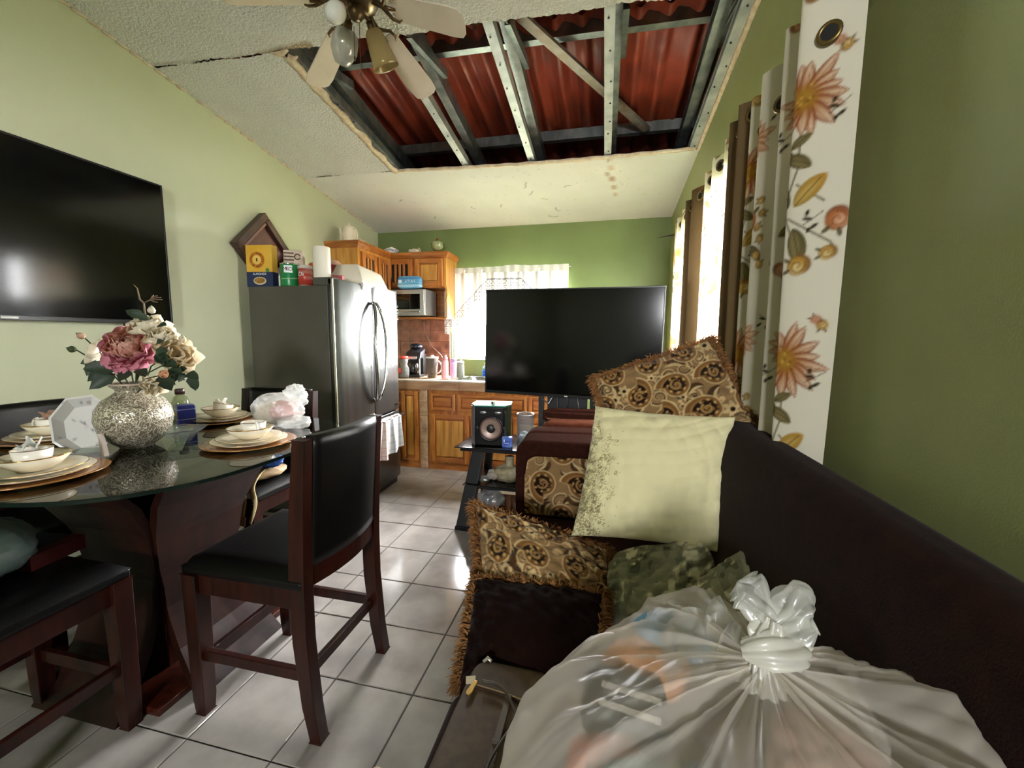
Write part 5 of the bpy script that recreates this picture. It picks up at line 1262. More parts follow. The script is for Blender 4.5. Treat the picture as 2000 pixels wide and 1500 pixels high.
def cushion(name, label, cs, h, mat, paint=None, back=None, n=90, pinch=.07, wrink=.0, seed=1, group=None, fringe=None, pw=None, cat='cushion', round_=.0, exps=.42):
    TL, TR, BR, BL = [Vector(c) for c in cs]; o = (TL+TR+BR+BL)/4
    t = thing(name, label, cat, o, 0, group)
    TL, TR, BR, BL = [np.array(c-o) for c in (TL, TR, BR, BL)]
    wd, ht = (np.linalg.norm(TR-TL)+np.linalg.norm(BR-BL))/2, (np.linalg.norm(BL-TL)+np.linalg.norm(BR-TR))/2
    nrm = np.cross(TR-TL, TL-BL); nrm = nrm/np.linalg.norm(nrm)
    if np.dot(nrm, np.array(o)-np.array([0, 0, CAM_H])) > 0: nrm = -nrm
    u = np.linspace(-1, 1, n); U, V = np.meshgrid(u, u, indexing='ij')
    U2 = U*(1-pinch*(1-V**2)*1.0); V2 = V*(1-pinch*(1-U**2)*1.0)
    if round_:
        rr = np.sqrt(U**2+V**2-U**2*V**2); f_ = 1/np.maximum(1, (np.abs(U)**3+np.abs(V)**3)**(1/3)); U2 = U2*(1-round_+round_*f_); V2 = V2*(1-round_+round_*f_)
    s, r_ = (U2+1)/2, (V2+1)/2
    base = (BL[None, None]*(1-s[..., None])+BR*s[..., None])*(1-r_[..., None])+(TL*(1-s[..., None])+TR*s[..., None])*r_[..., None]
    f = (np.clip(1-U**2, 0, 1)*np.clip(1-V**2, 0, 1))**exps
    rs = np.random.RandomState(seed); W_ = np.zeros_like(U)
    if wrink:
        for k in range(14):
            a = rs.rand()*PI; fr = 5+rs.rand()*11; W_ += np.abs(np.sin((U*math.cos(a)+V*math.sin(a))*fr+rs.rand()*6+1.3*np.sin((V*math.cos(a)-U*math.sin(a))*3+rs.rand()*6)))*rs.rand()
        W_ = (W_-W_.mean())*wrink*(.25+.75*(np.maximum(np.abs(U), np.abs(V))**2))
    P2 = np.stack([(U.ravel()+1)/2*wd, (V.ravel()+1)/2*ht], 1)
    c = paint(P2) if paint else None
    F = base+nrm*(h*f+W_*np.minimum(1, f*3))[..., None]
    B = base-nrm*(h*.75*f)[..., None]
    put('front', G().grid(F), mat, t, smooth=True, col=c)
    put('back', G().grid(B[:, ::-1]), back or mat, t, smooth=True, col=c if (mat.name == (back or mat).name and c is not None) else None)
    if fringe is not None:
        q = random.Random(seed); g = G(); per = [F[i, 0] for i in range(n)]+[F[-1, i] for i in range(n)]+[F[i, -1] for i in range(n-1, -1, -1)]+[F[0, i] for i in range(n-1, -1, -1)]
        cnt = len(per); c0 = np.zeros(3)
        for k in range(fringe[1]):
            p = per[q.randrange(cnt)]; out = p-c0; out = out/np.linalg.norm(out); d = out*q.uniform(.7, 1)+nrm*q.uniform(-.5, .8)+np.array([q.gauss(0, .45), q.gauss(0, .45), q.gauss(0, .45)-.25]); d /= np.linalg.norm(d)
            ln = fringe[0]*q.uniform(.6, 1.15); sd = np.cross(d, [q.gauss(0, 1), q.gauss(0, 1), q.gauss(0, 1)]); sd = sd/(np.linalg.norm(sd)+1e-6)*.0022
            bend = np.array([0, 0, -1])*ln*.25; st = p+out*q.uniform(-.006, .006)+nrm*q.uniform(-.006, .012)
            m_ = st+d*ln*.5; e = st+d*ln+bend; b_ = len(g.v)
            g.v.extend([tuple(st-sd), tuple(st+sd), tuple(m_+sd), tuple(m_-sd), tuple(e+sd*.5), tuple(e-sd*.5)]); g.f.extend([(b_, b_+1, b_+2, b_+3), (b_+3, b_+2, b_+4, b_+5)])
        put('fringe', g, M('gold brown fringe', '#6b4523', .9, col2='#8a5f30', ns=50), t, kind='stuff')
    return t

# ---- the sofa along the right wall
sf = thing('sofa', 'long dark brown sofa along the right wall', 'sofa', (.05, 1.0, 0))
def lx(x): return x-.05
def ly(y): return y-1.0
put('base', G().bb(lx(-.33), lx(.44), ly(-.15), ly(2.05), .05, .29), CHEN, sf, bevel=.015)
for (a, b_) in ((-.14, .94), (.95, 2.04)): put('seat_cushion', G().bb(lx(-.36), lx(.40), ly(a), ly(b_), .29, .435), CHEN, sf, bevel=.035, bseg=4)
# back: rounded slab, leaning slightly
prof = [(.38, .30), (.35, .45), (.36, .75), (.375, .97), (.40, 1.045), (.43, 1.075), (.47, 1.08), (.495, 1.06), (.505, .95), (.505, .30)]
put('backrest', G().prism(prof, ly(-.15), ly(2.0), lambda v: Vector((lx(v.x), v.z, v.y))), CHEN, sf, bevel=.012, bseg=3)
for (x, y) in ((-.28, 0), (.42, 0), (-.28, 1.95), (.42, 1.95)): put('foot', G().box((lx(x), ly(y), .025), (.06, .06, .05)), DWOOD, sf, bevel=.004)
def arm(parent, y0, y1, x0, x1, ztop, panel=True):
    g = G().bb(x0+.03, x1, y0+.02, y1-.02, .06, ztop-.06)
    a = put('armrest', g, CHENL, parent, bevel=.012)
    # padded roll on top with a rounded front end
    pr = [(x0, ztop-.20), (x0, ztop-.07), (x0+.012, ztop-.03), (x0+.045, ztop-.004), (x0+.09, ztop), (x1, ztop+.012), (x1, ztop-.075), (x0+.11, ztop-.085), (x0+.065, ztop-.10), (x0+.05, ztop-.20)]
    put('arm_roll', G().prism(pr, y0, y1, lambda v: Vector((v.x, v.z, v.y))), CHENL, a, bevel=.02, bseg=3)
    put('arm_front', G().bb(x0, x0+.05, y0+.005, y1-.005, .06, ztop-.18), CHENL, a, bevel=.015)
    return a
aa = arm(sf, ly(2.045), ly(2.26), lx(-.44), lx(.38), .825)
X, Z = np.meshgrid(np.linspace(-.395, .34, 190), np.linspace(.43, .745, 84), indexing='ij')
put('paisley_panel', G().grid(np.stack([lx(X), np.full_like(X, ly(2.062))-.004*np.sin((X+.395)/.735*PI), Z], -1)), PAIS, aa, smooth=True, col=paisley(np.stack([X.ravel()+.45, Z.ravel()-.43+.04], 1), 5, .20))
arm(sf, ly(-.36), ly(-.15), lx(-.44), lx(.38), .825)
# ---- a second seat squeezed in behind the arm
s2 = thing('ottoman_seat', 'brown seat with a paisley top panel squeezed behind the sofa arm', 'seat', (-.02, 2.45, 0))
put('body', G().bb(-.38, .38, -.16, .15, .03, .74), CHENL, s2, bevel=.02)
put('front_roll', G().prism([(-.42, .68), (-.42, .775), (-.40, .81), (-.36, .825), (.38, .835), (.38, .74), (-.36, .73)], -.17, -.02, lambda v: Vector((v.x, v.z, v.y))), CHENL, s2, bevel=.02, bseg=3)
put('rear_roll', G().prism([(-.35, .72), (-.35, .80), (-.33, .835), (-.29, .85), (.38, .86), (.38, .77), (-.30, .76)], -.015, .11, lambda v: Vector((v.x, v.z, v.y))), M('paler brown chenille', '#4a2418', .95, col2='#563021', ns=40, spec=.1), s2, bevel=.02, bseg=3)  # rear roll in a paler brown than the front roll
X, Z = np.meshgrid(np.linspace(-.33, .36, 150), np.linspace(0, .075, 24), indexing='ij')
put('paisley_top', G().grid(np.stack([X, .115+Z*.45, .842+Z*.55], -1)), PAIS, s2, smooth=True, col=paisley(np.stack([X.ravel()+.4, Z.ravel()+.03], 1), 8, .11)*1.15)
put('top_rim', G().tube([(-.34, .115, .84), (-.345, .15, .88), (-.30, .155, .892), (.36, .155, .90)], .014, 8), CHENL, s2, smooth=True)
put('seat_back', G().bb(-.34, .38, .118, .165, .74, .885), CHENL, s2, bevel=.012)

# ---- cushions
BROWNF = M('dark brown velvet', '#120603', .95, sheen=.03, spec=.06, bump=.1, bs=300)
cushion('paisley_cushion', 'large paisley cushion with gold fringe on top of the sofa corner', [W(1160, 738, y=1.84), W(1388, 662, y=1.88), W(1488, 842, y=1.45), W(1205, 900, y=1.82)], .075, PAIS, lambda P: paisley(P, 3, .17), BROWNF, 150, .04, .012, 3, 'fringed paisley cushions', (.035, 3600))
def cream(P):
    C = np.tile(np.array(lin('#cfc79c')), (len(P), 1)); q = np.floor(P/.0032)
    hsh = np.modf(np.abs(np.sin(q[:, 0]*12.9898+q[:, 1]*78.233)*43758.5453))[0]
    clump = vnoise(P, 60, 2)*.6+vnoise(P, 22, 3)*.4
    x, y = P[:, 0]/P[:, 0].max(), P[:, 1]/P[:, 1].max()
    dens = np.clip(1.0-np.hypot((x-.02)*1.9, (y-.28)*1.15), 0, 1)*.62+np.clip(1-np.hypot((x-.02)*3.4, (y-.55)*1.3), 0, 1)*.35
    k = (hsh*.55+clump*.75) < dens*.95
    C[k] = lin('#8f8458'); k2 = (hsh*.5+clump*.8) < dens*.62; C[k2] = lin('#71694a'); return C
cushion('cream_cushion', 'square pale cream cushion with a speckled left side', [W(1163, 793, y=1.62), W(1436, 815, y=1.48), W(1410, 1080, y=1.33), W(1116, 1046, y=1.43)], .07, M('cream cushion cloth', vc=True, rough=.8, sheen=.2, ns=30, vmix=.05), cream, None, 150, .05, .006, 7, exps=.40)
def camo(P, s=1):   # pixel camouflage
    q = np.floor(P/.0045)*.0045; a = vnoise(q, 16*s, 11)*.6+vnoise(q, 45*s, 12)*.4; b_ = vnoise(q+3, 11*s, 13)*.55+vnoise(q, 60*s, 14)*.45
    C = np.tile(np.array(lin('#77765f')), (len(P), 1)); C[a > .56] = lin('#8d8a70'); C[a < .36] = lin('#565743'); C[b_ > .62] = lin('#d2cbae'); C[(b_ > .57) & (b_ <= .62)] = lin('#a29c80'); return C
CAMO = M('camouflage cotton', vc=True, rough=.9, ns=30, vmix=.08)
GC = 'camouflage cushions on the sofa seat'
cushion('camouflage_cushion', 'plump round camouflage cushion leaning below the cream one', [W(1185, 1075, y=1.40), W(1400, 1050, y=1.36), W(1400, 1240, y=1.16), W(1185, 1260, y=1.20)], .085, CAMO, camo, None, 110, .02, .008, 9, GC, round_=.9, exps=.5)
cushion('camouflage_cushion', 'camouflage cushion with one corner pointing up against the sofa back', [W(1310, 1190, y=1.10), W(1487, 1050, y=1.20), W(1560, 1215, y=1.00), W(1400, 1340, y=.92)], .08, CAMO, lambda P: camo(P+.7), None, 110, .04, .010, 15, GC)
cushion('paisley_cushion', 'paisley cushion with gold fringe lying against the sofa front edge', [W(926, 985, y=1.58), W(1185, 1075, y=1.52), W(1205, 1200, y=1.24), W(940, 1150, y=1.28)], .07, PAIS, lambda P: paisley(P, 12, .15), BROWNF, 140, .04, .010, 17, 'fringed paisley cushions', (.04, 3800))
cushion('fringed_cushion', 'plain dark brown back of a fringed cushion in front of the paisley one', [W(930, 1130, y=1.26), W(1180, 1160, y=1.22), W(1170, 1360, y=.96), W(898, 1335, y=1.0)], .07, BROWNF, None, None, 80, .03, .008, 19, 'fringed paisley cushions', (.036, 3600))

# ---- brown handbag with a cable on the sofa seat
hb = thing('handbag', 'flat brown handbag with a gold zip pull lying on the sofa seat', 'handbag', (-.205, .80, .437), -.03)
HBM = M('olive brown coated canvas', '#33220d', .7, col2='#402d13', ns=45)
put('body', softbox(.225, .36, .06, 7, 18), HBM, hb, (0, 0, .031), smooth=True)
GLD = M('gold zip metal', '#c2a15a', .3, .8)
put('zip_tape', G().strip([(-.085, .085, .0625), (0, .078, .063), (.10, .062, .0625)], .010, (0, 0, 1)), M('brown zip tape', '#2a1c10', .7), hb, solid=.002)
put('zip_teeth', G().strip([(-.082, .085, .0645), (0, .078, .065), (.10, .062, .0645)], .004, (0, 0, 1)), M('dull zip teeth', '#7a6540', .4, .7), hb, solid=.001)
put('zip_pull', G().prism([(-.005, 0), (.005, 0), (.0075, -.028), (.004, -.036), (-.004, -.036), (-.0075, -.028)], 0, .003), GLD, hb, (-.085, .085, .066), (0, 0, -.15), bevel=.001)
put('zip_slider', G().box((-.084, .088, .066), (.010, .012, .006)), GLD, hb, bevel=.002)
put('tag', G().box((-.098, .093, .0665), (.024, .022, .002), (0, 0, .35)), M('beige tag', '#b3a486', .7), hb)
put('belt', G().strip([(.005, .075, .066), (.008, -.02, .067), (.012, -.12, .066), (.014, -.19, .05)], .014, (0, 0, 1)), M('tan belt', '#41362a', .6), hb, solid=.003)
put('belt_loop', G().box((.010, -.045, .069), (.02, .010, .006)), M('tan belt'), hb, bevel=.002)
put('clasp', G().tube([(-.09, .168, .055), (-.08, .176, .062), (-.068, .17, .06)], .005, 7), M('pale clasp', '#a8a090', .3, .6), hb, smooth=True)
cb_ = thing('charging_cable', 'thin brown cable looped across the handbag', 'cable', (-.2, .85, .505))
def cpath(pts): return [W(u, v, z=.510)-Vector((-.2, .85, .505)) for u, v in pts]
CABM = M('taupe cable', '#2e2416', .5)
put('cable', G().tube(fine(cpath([(942, 1330), (970, 1336), (990, 1355), (1003, 1385), (1010, 1410)])), .0032, 6), CABM, cb_, smooth=True)
put('cable', G().tube(fine(cpath([(1085, 1352), (1055, 1370), (1025, 1395), (1000, 1420), (975, 1455), (955, 1490), (945, 1520)])), .0034, 6), CABM, cb_, smooth=True)
put('plug', G().box(cpath([(1030, 1396)])[0], (.022, .007, .006), (0, 0, -.3)), M('pale plug', '#a09680', .4), cb_, bevel=.001)

# ---- big tied plastic bag
BKX, BKY, BKZ = .188, .485, .99
pb = thing('tied_plastic_bag', 'big translucent plastic bag of clothes tied in a knot on the sofa', 'plastic bag', (BKX, BKY, .437))
BAGM = film('milky plastic film', '#f0e8dc', clear=.62, gloss=.04, rough=.33, tl=.45, wr=.35, wrs=14)
HB = BKZ-.437
n_, m_ = 420, 90
TH, TT = np.meshgrid(np.linspace(0, 2*PI, n_), np.linspace(0, 1, m_), indexing='ij')
prof_t = [0, .05, .12, .22, .35, .5, .65, .78, .9, 1]
rr = np.interp(TT, prof_t, [.010, .016, .04, .085, .145, .20, .245, .262, .255, .20])
zz = np.interp(TT, prof_t, [0, -.012, -.022, -.034, -.058, -.10, -.175, -.28, -.42, .003-HB])
flat = np.clip(np.cos(TH+.85), 0, 1)**.7            # towards the sofa back and the near side the top stays high
zz = zz+flat*np.interp(TT, prof_t, [0, .008, .018, .034, .065, .095, .085, .05, .0, 0])
lobe = 1+.12*np.cos(TH-PI*1.05)+.07*np.cos(2*TH+.4)+.05*np.cos(3*TH+1.3)
rs = np.random.RandomState(4); fold = np.zeros_like(TH)
for k in range(46):
    a0, w_ = rs.rand()*2*PI, .025+.06*rs.rand()*(1 if k % 3 else 2.2); ln = .35+.6*rs.rand()
    d = np.angle(np.exp(1j*(TH-a0-.22*(rs.rand()-.5)*TT*3))); wid = w_*(1+.6*(1-TT))
    fold += (1.0 if rs.rand() > .45 else -.7)*np.maximum(0, 1-np.abs(d)/wid)**1.3*np.clip(1-TT/ln, 0, 1)**.6
fz = fold*.011*np.clip(TT*7, 0, 1)
lump = .012*np.sin(TH*3+TT*7)*np.sin(TT*PI)+.010*np.sin(TH*7-TT*11)*np.sin(TT*PI)+.004*np.abs(np.sin(TH*13+6*np.sin(TT*9)))*np.sin(TT*PI)
rad = rr*np.where(TT > .12, lobe**np.clip((TT-.12)*2, 0, 1), 1)+fz*.5+lump*.5
PX, PY, PZ = rad*np.cos(TH), rad*np.sin(TH)*1.25, HB+zz+fz+lump*.6
PX = np.minimum(PX, .345-BKX); PZ = np.maximum(PZ, .003)
P = np.stack([PX, PY, PZ], -1); P[-1] = P[0]
put('bag', G().grid(P), BAGM, pb, smooth=True)
KNOT = film('bunched plastic', '#e4e2d8', clear=.28, gloss=.05, rough=.35, tl=.5); EAR = film('loose plastic ear', '#e8e8e0', clear=.62, gloss=.05, rough=.3, tl=.5)
def twist(pts, rads, folds, seed, mat, name, amp=.3, n=72):
    """gathered plastic: a pleated tube along a path"""
    q = np.random.RandomState(seed); path, ww = [Vector((p[0], p[1], HB+(p[2]-HB)*.68 if p[2] > HB else p[2])) for p in pts], rads; pp9 = fine(path, 9); L = []
    tt = np.linspace(0, 1, len(pp9)); R_ = np.interp(tt, np.linspace(0, 1, len(ww)), ww)
    for i, p in enumerate(pp9):
        t = (pp9[min(i+1, len(pp9)-1)]-pp9[max(i-1, 0)]).normalized(); a = t.orthogonal().normalized(); b = t.cross(a); row = []
        for k in range(n+1):
            an = 2*PI*k/n; r = R_[i]*(1+amp*abs(math.sin(an*folds/2+tt[i]*2.6+seed))-amp*.5+amp*.4*math.sin(an*3+i*.35+seed))
            row.append(tuple(p+(a*math.cos(an)+b*math.sin(an)*.75)*r))
        L.append(row)
    return put(name, G().grid(np.array(L)), mat, pb, smooth=True)
twist([(0, 0, HB-.03), (0, .002, HB), (.004, .006, HB+.012)], [.03, .016, .020], 14, 1, KNOT, 'gather')
twist([(-.024, -.004, HB+.012), (-.004, -.012, HB+.026), (.026, -.004, HB+.024), (.036, .012, HB+.012)], [.010, .017, .018, .010], 8, 2, KNOT, 'knot')
twist([(.0, .006, HB+.010), (.004, .010, HB+.032), (.012, .014, HB+.058)], [.016, .022, .016], 10, 3, KNOT, 'knot_neck', .4)
twist([(.008, .014, HB+.052), (-.004, .018, HB+.075), (-.018, .022, HB+.098), (-.026, .024, HB+.108)], [.012, .017, .022, .003], 7, 4, EAR, 'bag_ear', .5)
twist([(.012, .014, HB+.052), (.026, .018, HB+.070), (.042, .020, HB+.086), (.052, .020, HB+.082)], [.012, .018, .022, .004], 7, 5, EAR, 'bag_ear', .5)
twist([(.014, .012, HB+.045), (.034, .008, HB+.052), (.05, .006, HB+.06)], [.012, .018, .004], 6, 6, EAR, 'bag_ear', .5)
put('loose_sheet', G().grid(np.array([[(-.02-.075*i/14+.006*math.sin(k*1.9), .03+.08*k/12+.012*math.sin(i*.8), HB-.015+.022*math.sin(k*.9+i*.5)-.004*i+.008*math.sin(k*2.3)) for k in range(13)] for i in range(15)])), EAR, pb, smooth=True)
def inside(name, label, c, r, col, seed, amp=.14, cat='clothing', col2=None):
    return tag(put(name, crumple((0, 0, 0), r, seed, 30, amp), M(name+col, col, .85, col2=col2, ns=18), loc=(BKX+c[0], BKY+c[1], .437+c[2]), smooth=True), label, cat, 'clothes inside the tied plastic bag')
inside('folded_shirt', 'pale blue cloth showing through the bag near the knot', (-.072, .150, .452), (.06, .042, .035), '#5f88a4', 41)
inside('folded_shirt', 'peach cloth showing through the bag below the blue one', (-.112, .105, .430), (.062, .045, .035), '#c4875c', 42)
sh_ = tag(put('dark_shoe', G().box((0, 0, 0), (.105, .075, .06)), M('dark grey shoe', '#1d2024', .6), loc=(BKX-.150, BKY+.035, .437+.425), rot=(.35, .05, -.12), bevel=.016), 'dark grey shoe with pale stripes inside the bag', 'shoe', 'clothes inside the tied plastic bag')
for k in range(2): put('stripe', G().box((.008, -.018+.022*k, .0305), (.075, .007, .003)), M('pale stripe', '#b0aaa0', .6), sh_)
inside('folded_shirt', 'salmon cloth low on the left side of the bag', (-.165, -.025, .385), (.055, .045, .045), '#a8624e', 44)
inside('folded_shirt', 'teal grey cloth at the near left of the bag', (-.130, -.075, .405), (.065, .045, .045), '#527a80', 45)
inside('folded_shirt', 'slate blue cloth at the near edge of the bag', (-.070, -.070, .425), (.04, .035, .035), '#34495f', 46)
inside('folded_shirt', 'dusty pink cloth on the right side of the bag', (.055, -.05, .465), (.06, .08, .04), '#a8847a', 47)
inside('folded_shirt', 'pale grey cloth on the far right side of the bag', (.10, .06, .44), (.05, .07, .05), '#9c948c', 50)
inside('folded_shirt', 'cream cloth filling the middle of the bag', (-.02, .02, .33), (.13, .14, .09), '#a89c88', 48)
inside('folded_shirt', 'dark brown cloth in the folds before the knot', (-.030, .0, .447), (.04, .04, .03), '#4d4038', 49)
# bit of beige cloth at the lower edge of the picture, on the floor
tag(put('floor_cloth', crumple((0, 0, .03), (.06, .09, .035), 61, 30, .12, .85), M('beige terry', '#a89478', .95, bump=.4, bs=150), loc=(-.63, .925, .0), smooth=True), 'small beige cloth lying on the tile floor', 'cloth')
# ================================================================== TELEVISIONS, STAND, SPEAKER
SCREEN = M('black screen', '#040404', .12, spec=.35)
def television(name, label, TL, TR, BL, th, back):
    """panel spanned by three corners; front faces the room"""
    TL, TR, BL = Vector(TL), Vector(TR), Vector(BL); ex = (TR-TL).normalized(); ez = (TL-BL); hh = ez.length; ez = (ez-ex*ez.dot(ex)).normalized(); ey = ez.cross(ex)
    wd = (TR-TL).length; R = Matrix((ex, ey, ez)).transposed()
    t = thing(name, label, 'television', (BL+ex*wd/2), tuple(R.to_euler()))
    put('back_case', G().bb(-wd/2, wd/2, .012, .035, 0, hh).bb(-wd*.35, wd*.35, .035, th, .04, hh*.6), BLACKP, t, bevel=.006)
    put('screen', G().bb(-wd/2+.009, wd/2-.009, .002, .013, .020, hh-.009), SCREEN, t)
    b = .010
    for (x0_, x1_, z0_, z1_) in ((-wd/2, wd/2, 0, .021), (-wd/2, wd/2, hh-b, hh), (-wd/2, -wd/2+b, .021, hh-b), (wd/2-b, wd/2, .021, hh-b)): put('bezel', G().bb(x0_, x1_, 0, .014, z0_, z1_), M('bezel plastic', '#101012', .3), t, bevel=.002)
    return t, wd, hh
tv1, w1, h1 = television('wall_television', 'wide black television on the left wall above the table', (XL+.06, .60, 2.217), (XL+.06, 2.02, 2.217), (XL+.06, .60, 1.41), .058, None)
put('maker_mark', G().bb(-.028, .028, -.001, .001, .006, .014), M('pale mark', '#c9c9c4', .4), tv1, (0, 0, 0))
put('power_lead', G().tube([(.46, .02, 0), (.46, .03, -.02), (.465, .03, -.05)], .004, 6), BLACKP, tv1)
A_, B_, C_ = W(944, 566, y=3.02), W(1295, 558, y=2.86), W(947, 766, y=3.02)
tv2, w2, h2 = television('floor_television', 'wide black television on the stand in front of the kitchen', A_, B_, C_, .06, None)
put('maker_mark', G().bb(-.012, .012, -.0015, .001, .006, .014), M('pale mark'), tv2, (0, 0, 0))
# stand
ts = thing('television_stand', 'black three tier glass television stand with angled legs and a rear mast', 'stand', (-.35, 2.9, 0))
BGL = M('black glass', '#0a0a0c', .06, spec=.6); LEGM = M('satin black steel', '#121214', .38, .3)
def sx(x): return x+.35
def sy(y): return y-2.9
for (z, xa, xb, ya, yb) in ((.575, -1.03, .33, 2.72, 3.18), (.315, -.96, .26, 2.69, 3.12), (.10, -.96, .26, 2.66, 3.12)):
    put('shelf', G().prism([(sx(xa), sy(ya)), (sx(xb), sy(ya)), (sx(xb-.02), sy(yb)), (sx(xa+.02), sy(yb))], z-.009, z), BGL, ts, bevel=.003)
    put('shelf_frame', G().bb(sx(xa+.03), sx(xb-.03), sy(ya+.04), sy(ya+.07), z-.04, z-.009).bb(sx(xa+.03), sx(xb-.03), sy(yb-.07), sy(yb-.04), z-.04, z-.009), LEGM, ts, bevel=.003)
for s, xb in ((-1, -.945), (1, .25)):
    xt = xb+.075*(-s); 
    put('leg', G().hexa([(sx(xb)-.05, sy(2.625), 0), (sx(xb)+.05, sy(2.625), 0), (sx(xb)+.05, sy(2.70), 0), (sx(xb)-.05, sy(2.70), 0)], [(sx(xt)-.045, sy(2.80), .566), (sx(xt)+.045, sy(2.80), .566), (sx(xt)+.045, sy(2.86), .566), (sx(xt)-.045, sy(2.86), .566)]), LEGM, ts, bevel=.006)
    put('rear_leg', G().hexa([(sx(xb)-.03, sy(3.14), 0), (sx(xb)+.03, sy(3.14), 0), (sx(xb)+.03, sy(3.19), 0), (sx(xb)-.03, sy(3.19), 0)], [(sx(xt)-.03, sy(3.12), .566), (sx(xt)+.03, sy(3.12), .566), (sx(xt)+.03, sy(3.16), .566), (sx(xt)-.03, sy(3.16), .566)]), LEGM, ts, bevel=.004)
    put('floor_runner', G().bb(sx(xb)-.05, sx(xb)+.05, sy(2.625), sy(3.19), 0, .03), LEGM, ts, bevel=.004)
put('mast', G().bb(sx(-.42), sx(-.12), sy(3.10), sy(3.14), .0, 1.35), LEGM, ts, bevel=.006)
for x in (-.46, -.08): put('mast_rail', G().bb(sx(x)-.02, sx(x)+.02, sy(3.055), sy(3.10), .62, 1.45), LEGM, ts, bevel=.003)
put('bracket_plate', G().bb(sx(-.48), sx(-.06), sy(3.05), sy(3.10), .72, .76), LEGM, ts, bevel=.003)
for i, (pp3) in enumerate(([(-.44, 3.0, .98), (-.45, 3.02, .9), (-.40, 3.03, .86), (-.36, 3.03, .93)], [(-.33, 3.0, .96), (-.335, 3.02, .84), (-.30, 3.03, .81), (-.26, 3.02, .86), (-.265, 3.0, .97)], [(-.20, 3.0, .97), (-.17, 3.02, .8), (-.14, 3.04, .66)])):
    put('cable', G().tube([(sx(a), sy(b), c) for a, b, c in pp3], .005, 6), M('grey cable', '#3a3a3c', .4), ts, smooth=True)
# loudspeaker
spk = thing('loudspeaker', 'black loudspeaker with one round driver and a mint green top on the stand', 'speaker', (-.80, 2.90, .5755), .10)
H_ = .285
shape = [(-.105, -.115), (.105, -.115), (.145, -.03), (.135, .11), (-.135, .11), (-.145, -.03)]
put('cabinet', G().prism(shape, .004, H_), M('speaker black', '#0c0c0e', .25, spec=.5), spk, bevel=.008)
put('side_cheek', G().hexa([(-.147, -.03, .006), (-.107, -.117, .006), (-.104, -.115, .006), (-.144, -.028, .006)], [(-.147, -.03, H_-.004), (-.107, -.117, H_-.004), (-.104, -.115, H_-.004), (-.144, -.028, H_-.004)]), M('grey cheek', '#4a4a52', .4), spk)
put('top_plate', G().prism([(x*1.01, y*1.01) for x, y in shape], H_, H_+.010), M('mint top', '#2f7a6c', .6), spk, bevel=.003)
def disc(name, r0, prof, m, z=.135, x=.0): return put(name, G().lathe(prof, n=40, cap=False), m, spk, (x, -.1155, z), (PI/2, 0, 0), smooth=True)
disc('trim_ring', 0, [(.078, 0), (.088, .003), (.092, .010), (.086, .014), (.08, .010)], M('ring black', '#1b1b1e', .25, .4), .13, .012)
disc('surround', 0, [(.080, .008), (.074, .013), (.067, .008)], M('rubber surround', '#5a3f3a', .4), .13, .012)
disc('cone', 0, [(.068, .008), (.035, -.004+.008), (.03, .002)], M('copper cone', '#8f7a70', .35, .3), .13, .012)
disc('dust_cap', 0, [(.032, .003), (.026, .010), (.012, .014), (0, .015)], M('dust cap', '#1e1a1a', .4), .13, .012)
for x in (-.045, .06): put('tweeter_slot', G().ell((x, -.116, .245), (.024, .004, .010)), M('glossy slot', '#8f9092', .2, .6), spk, smooth=True)
for x in (-.082, .10): put('screw_cap', G().ell((x, -.116, .135), (.010, .004, .010)), M('grey cheek'), spk, smooth=True)
sm = thing('small_box', 'tiny black and cream box on top of the loudspeaker', 'box', (-.785, 2.87, .5755+H_+.0105), .5)
put('body', G().bb(-.014, .014, -.012, .012, 0, .018), M('cream plastic', '#c9c3a8', .5), sm, bevel=.002); put('dark_face', G().bb(-.0145, -.002, -.0125, -.011, .002, .016), BLACKP, sm)
gv = thing('glass_cylinder', 'tall clear glass cylinder vase beside the loudspeaker', 'vase', (-.545, 2.88, .5758))
put('glass', G().lathe([(0, .006), (.055, .006), (.057, .01), (.057, .23), (.059, .232), (.061, .23), (.061, .0), (0, 0)], n=36), thin_glass('cylinder glass', '#dfe3e4', 1.5, .03, .10, '#c9ccd0'), gv, smooth=True)
put('rim', G().lathe([(.056, .228), (.0615, .234), (.062, .228)], n=36, cap=False), M('silver rim', '#c9ccd0', .2, .7), gv, smooth=True)
put('filling', crumple((0, 0, .055), (.045, .045, .045), 71, 18, .3, .95), M('white pebbles', '#c9c6c2', .5), gv, smooth=True)
bb_ = thing('blue_box', 'flat blue printed packet next to the loudspeaker', 'packet', (-.66, 2.80, .5758), -.1)
put('packet', G().bb(-.033, .033, -.02, .02, 0, .075), M('bright blue print', '#2f4fb0', .4, col2='#6f8ad0', ns=30), bb_, bevel=.003)
put('pale_mark', G().bb(-.02, .018, -.0208, -.0195, .03, .034).bb(-.02, -.012, -.0208, -.0195, .04, .058), M('white print'), bb_)
orn = thing('shell_ornament', 'cream shell shaped ornament on the middle shelf of the stand', 'ornament', (-.66, 2.84, .3155))
put('shell', crumple((0, 0, .06), (.10, .08, .065), 72, 26, .22, .9), M('cream shell', '#b3a98c', .6, col2='#8f8468', ns=20), orn, smooth=True)
put('neck', G().lathe([(.035, .10), (.028, .13), (.03, .17), (.036, .18)]), M('cream shell'), orn, (.01, 0, 0), smooth=True)
put('side_shell', crumple((-.11, -.01, .04), (.045, .045, .04), 73, 18, .25, .9), M('pinkish shell', '#a89c90', .5), orn, smooth=True)
dsh = thing('glass_saucer', 'low grey glass dish on the middle shelf of the stand', 'dish', (-.83, 2.80, .3155))
put('bowl', G().lathe([(0, .004), (.03, .004), (.055, .02), (.056, .018), (.032, 0), (0, 0)]), thin_glass('cut glass'), dsh, smooth=True)
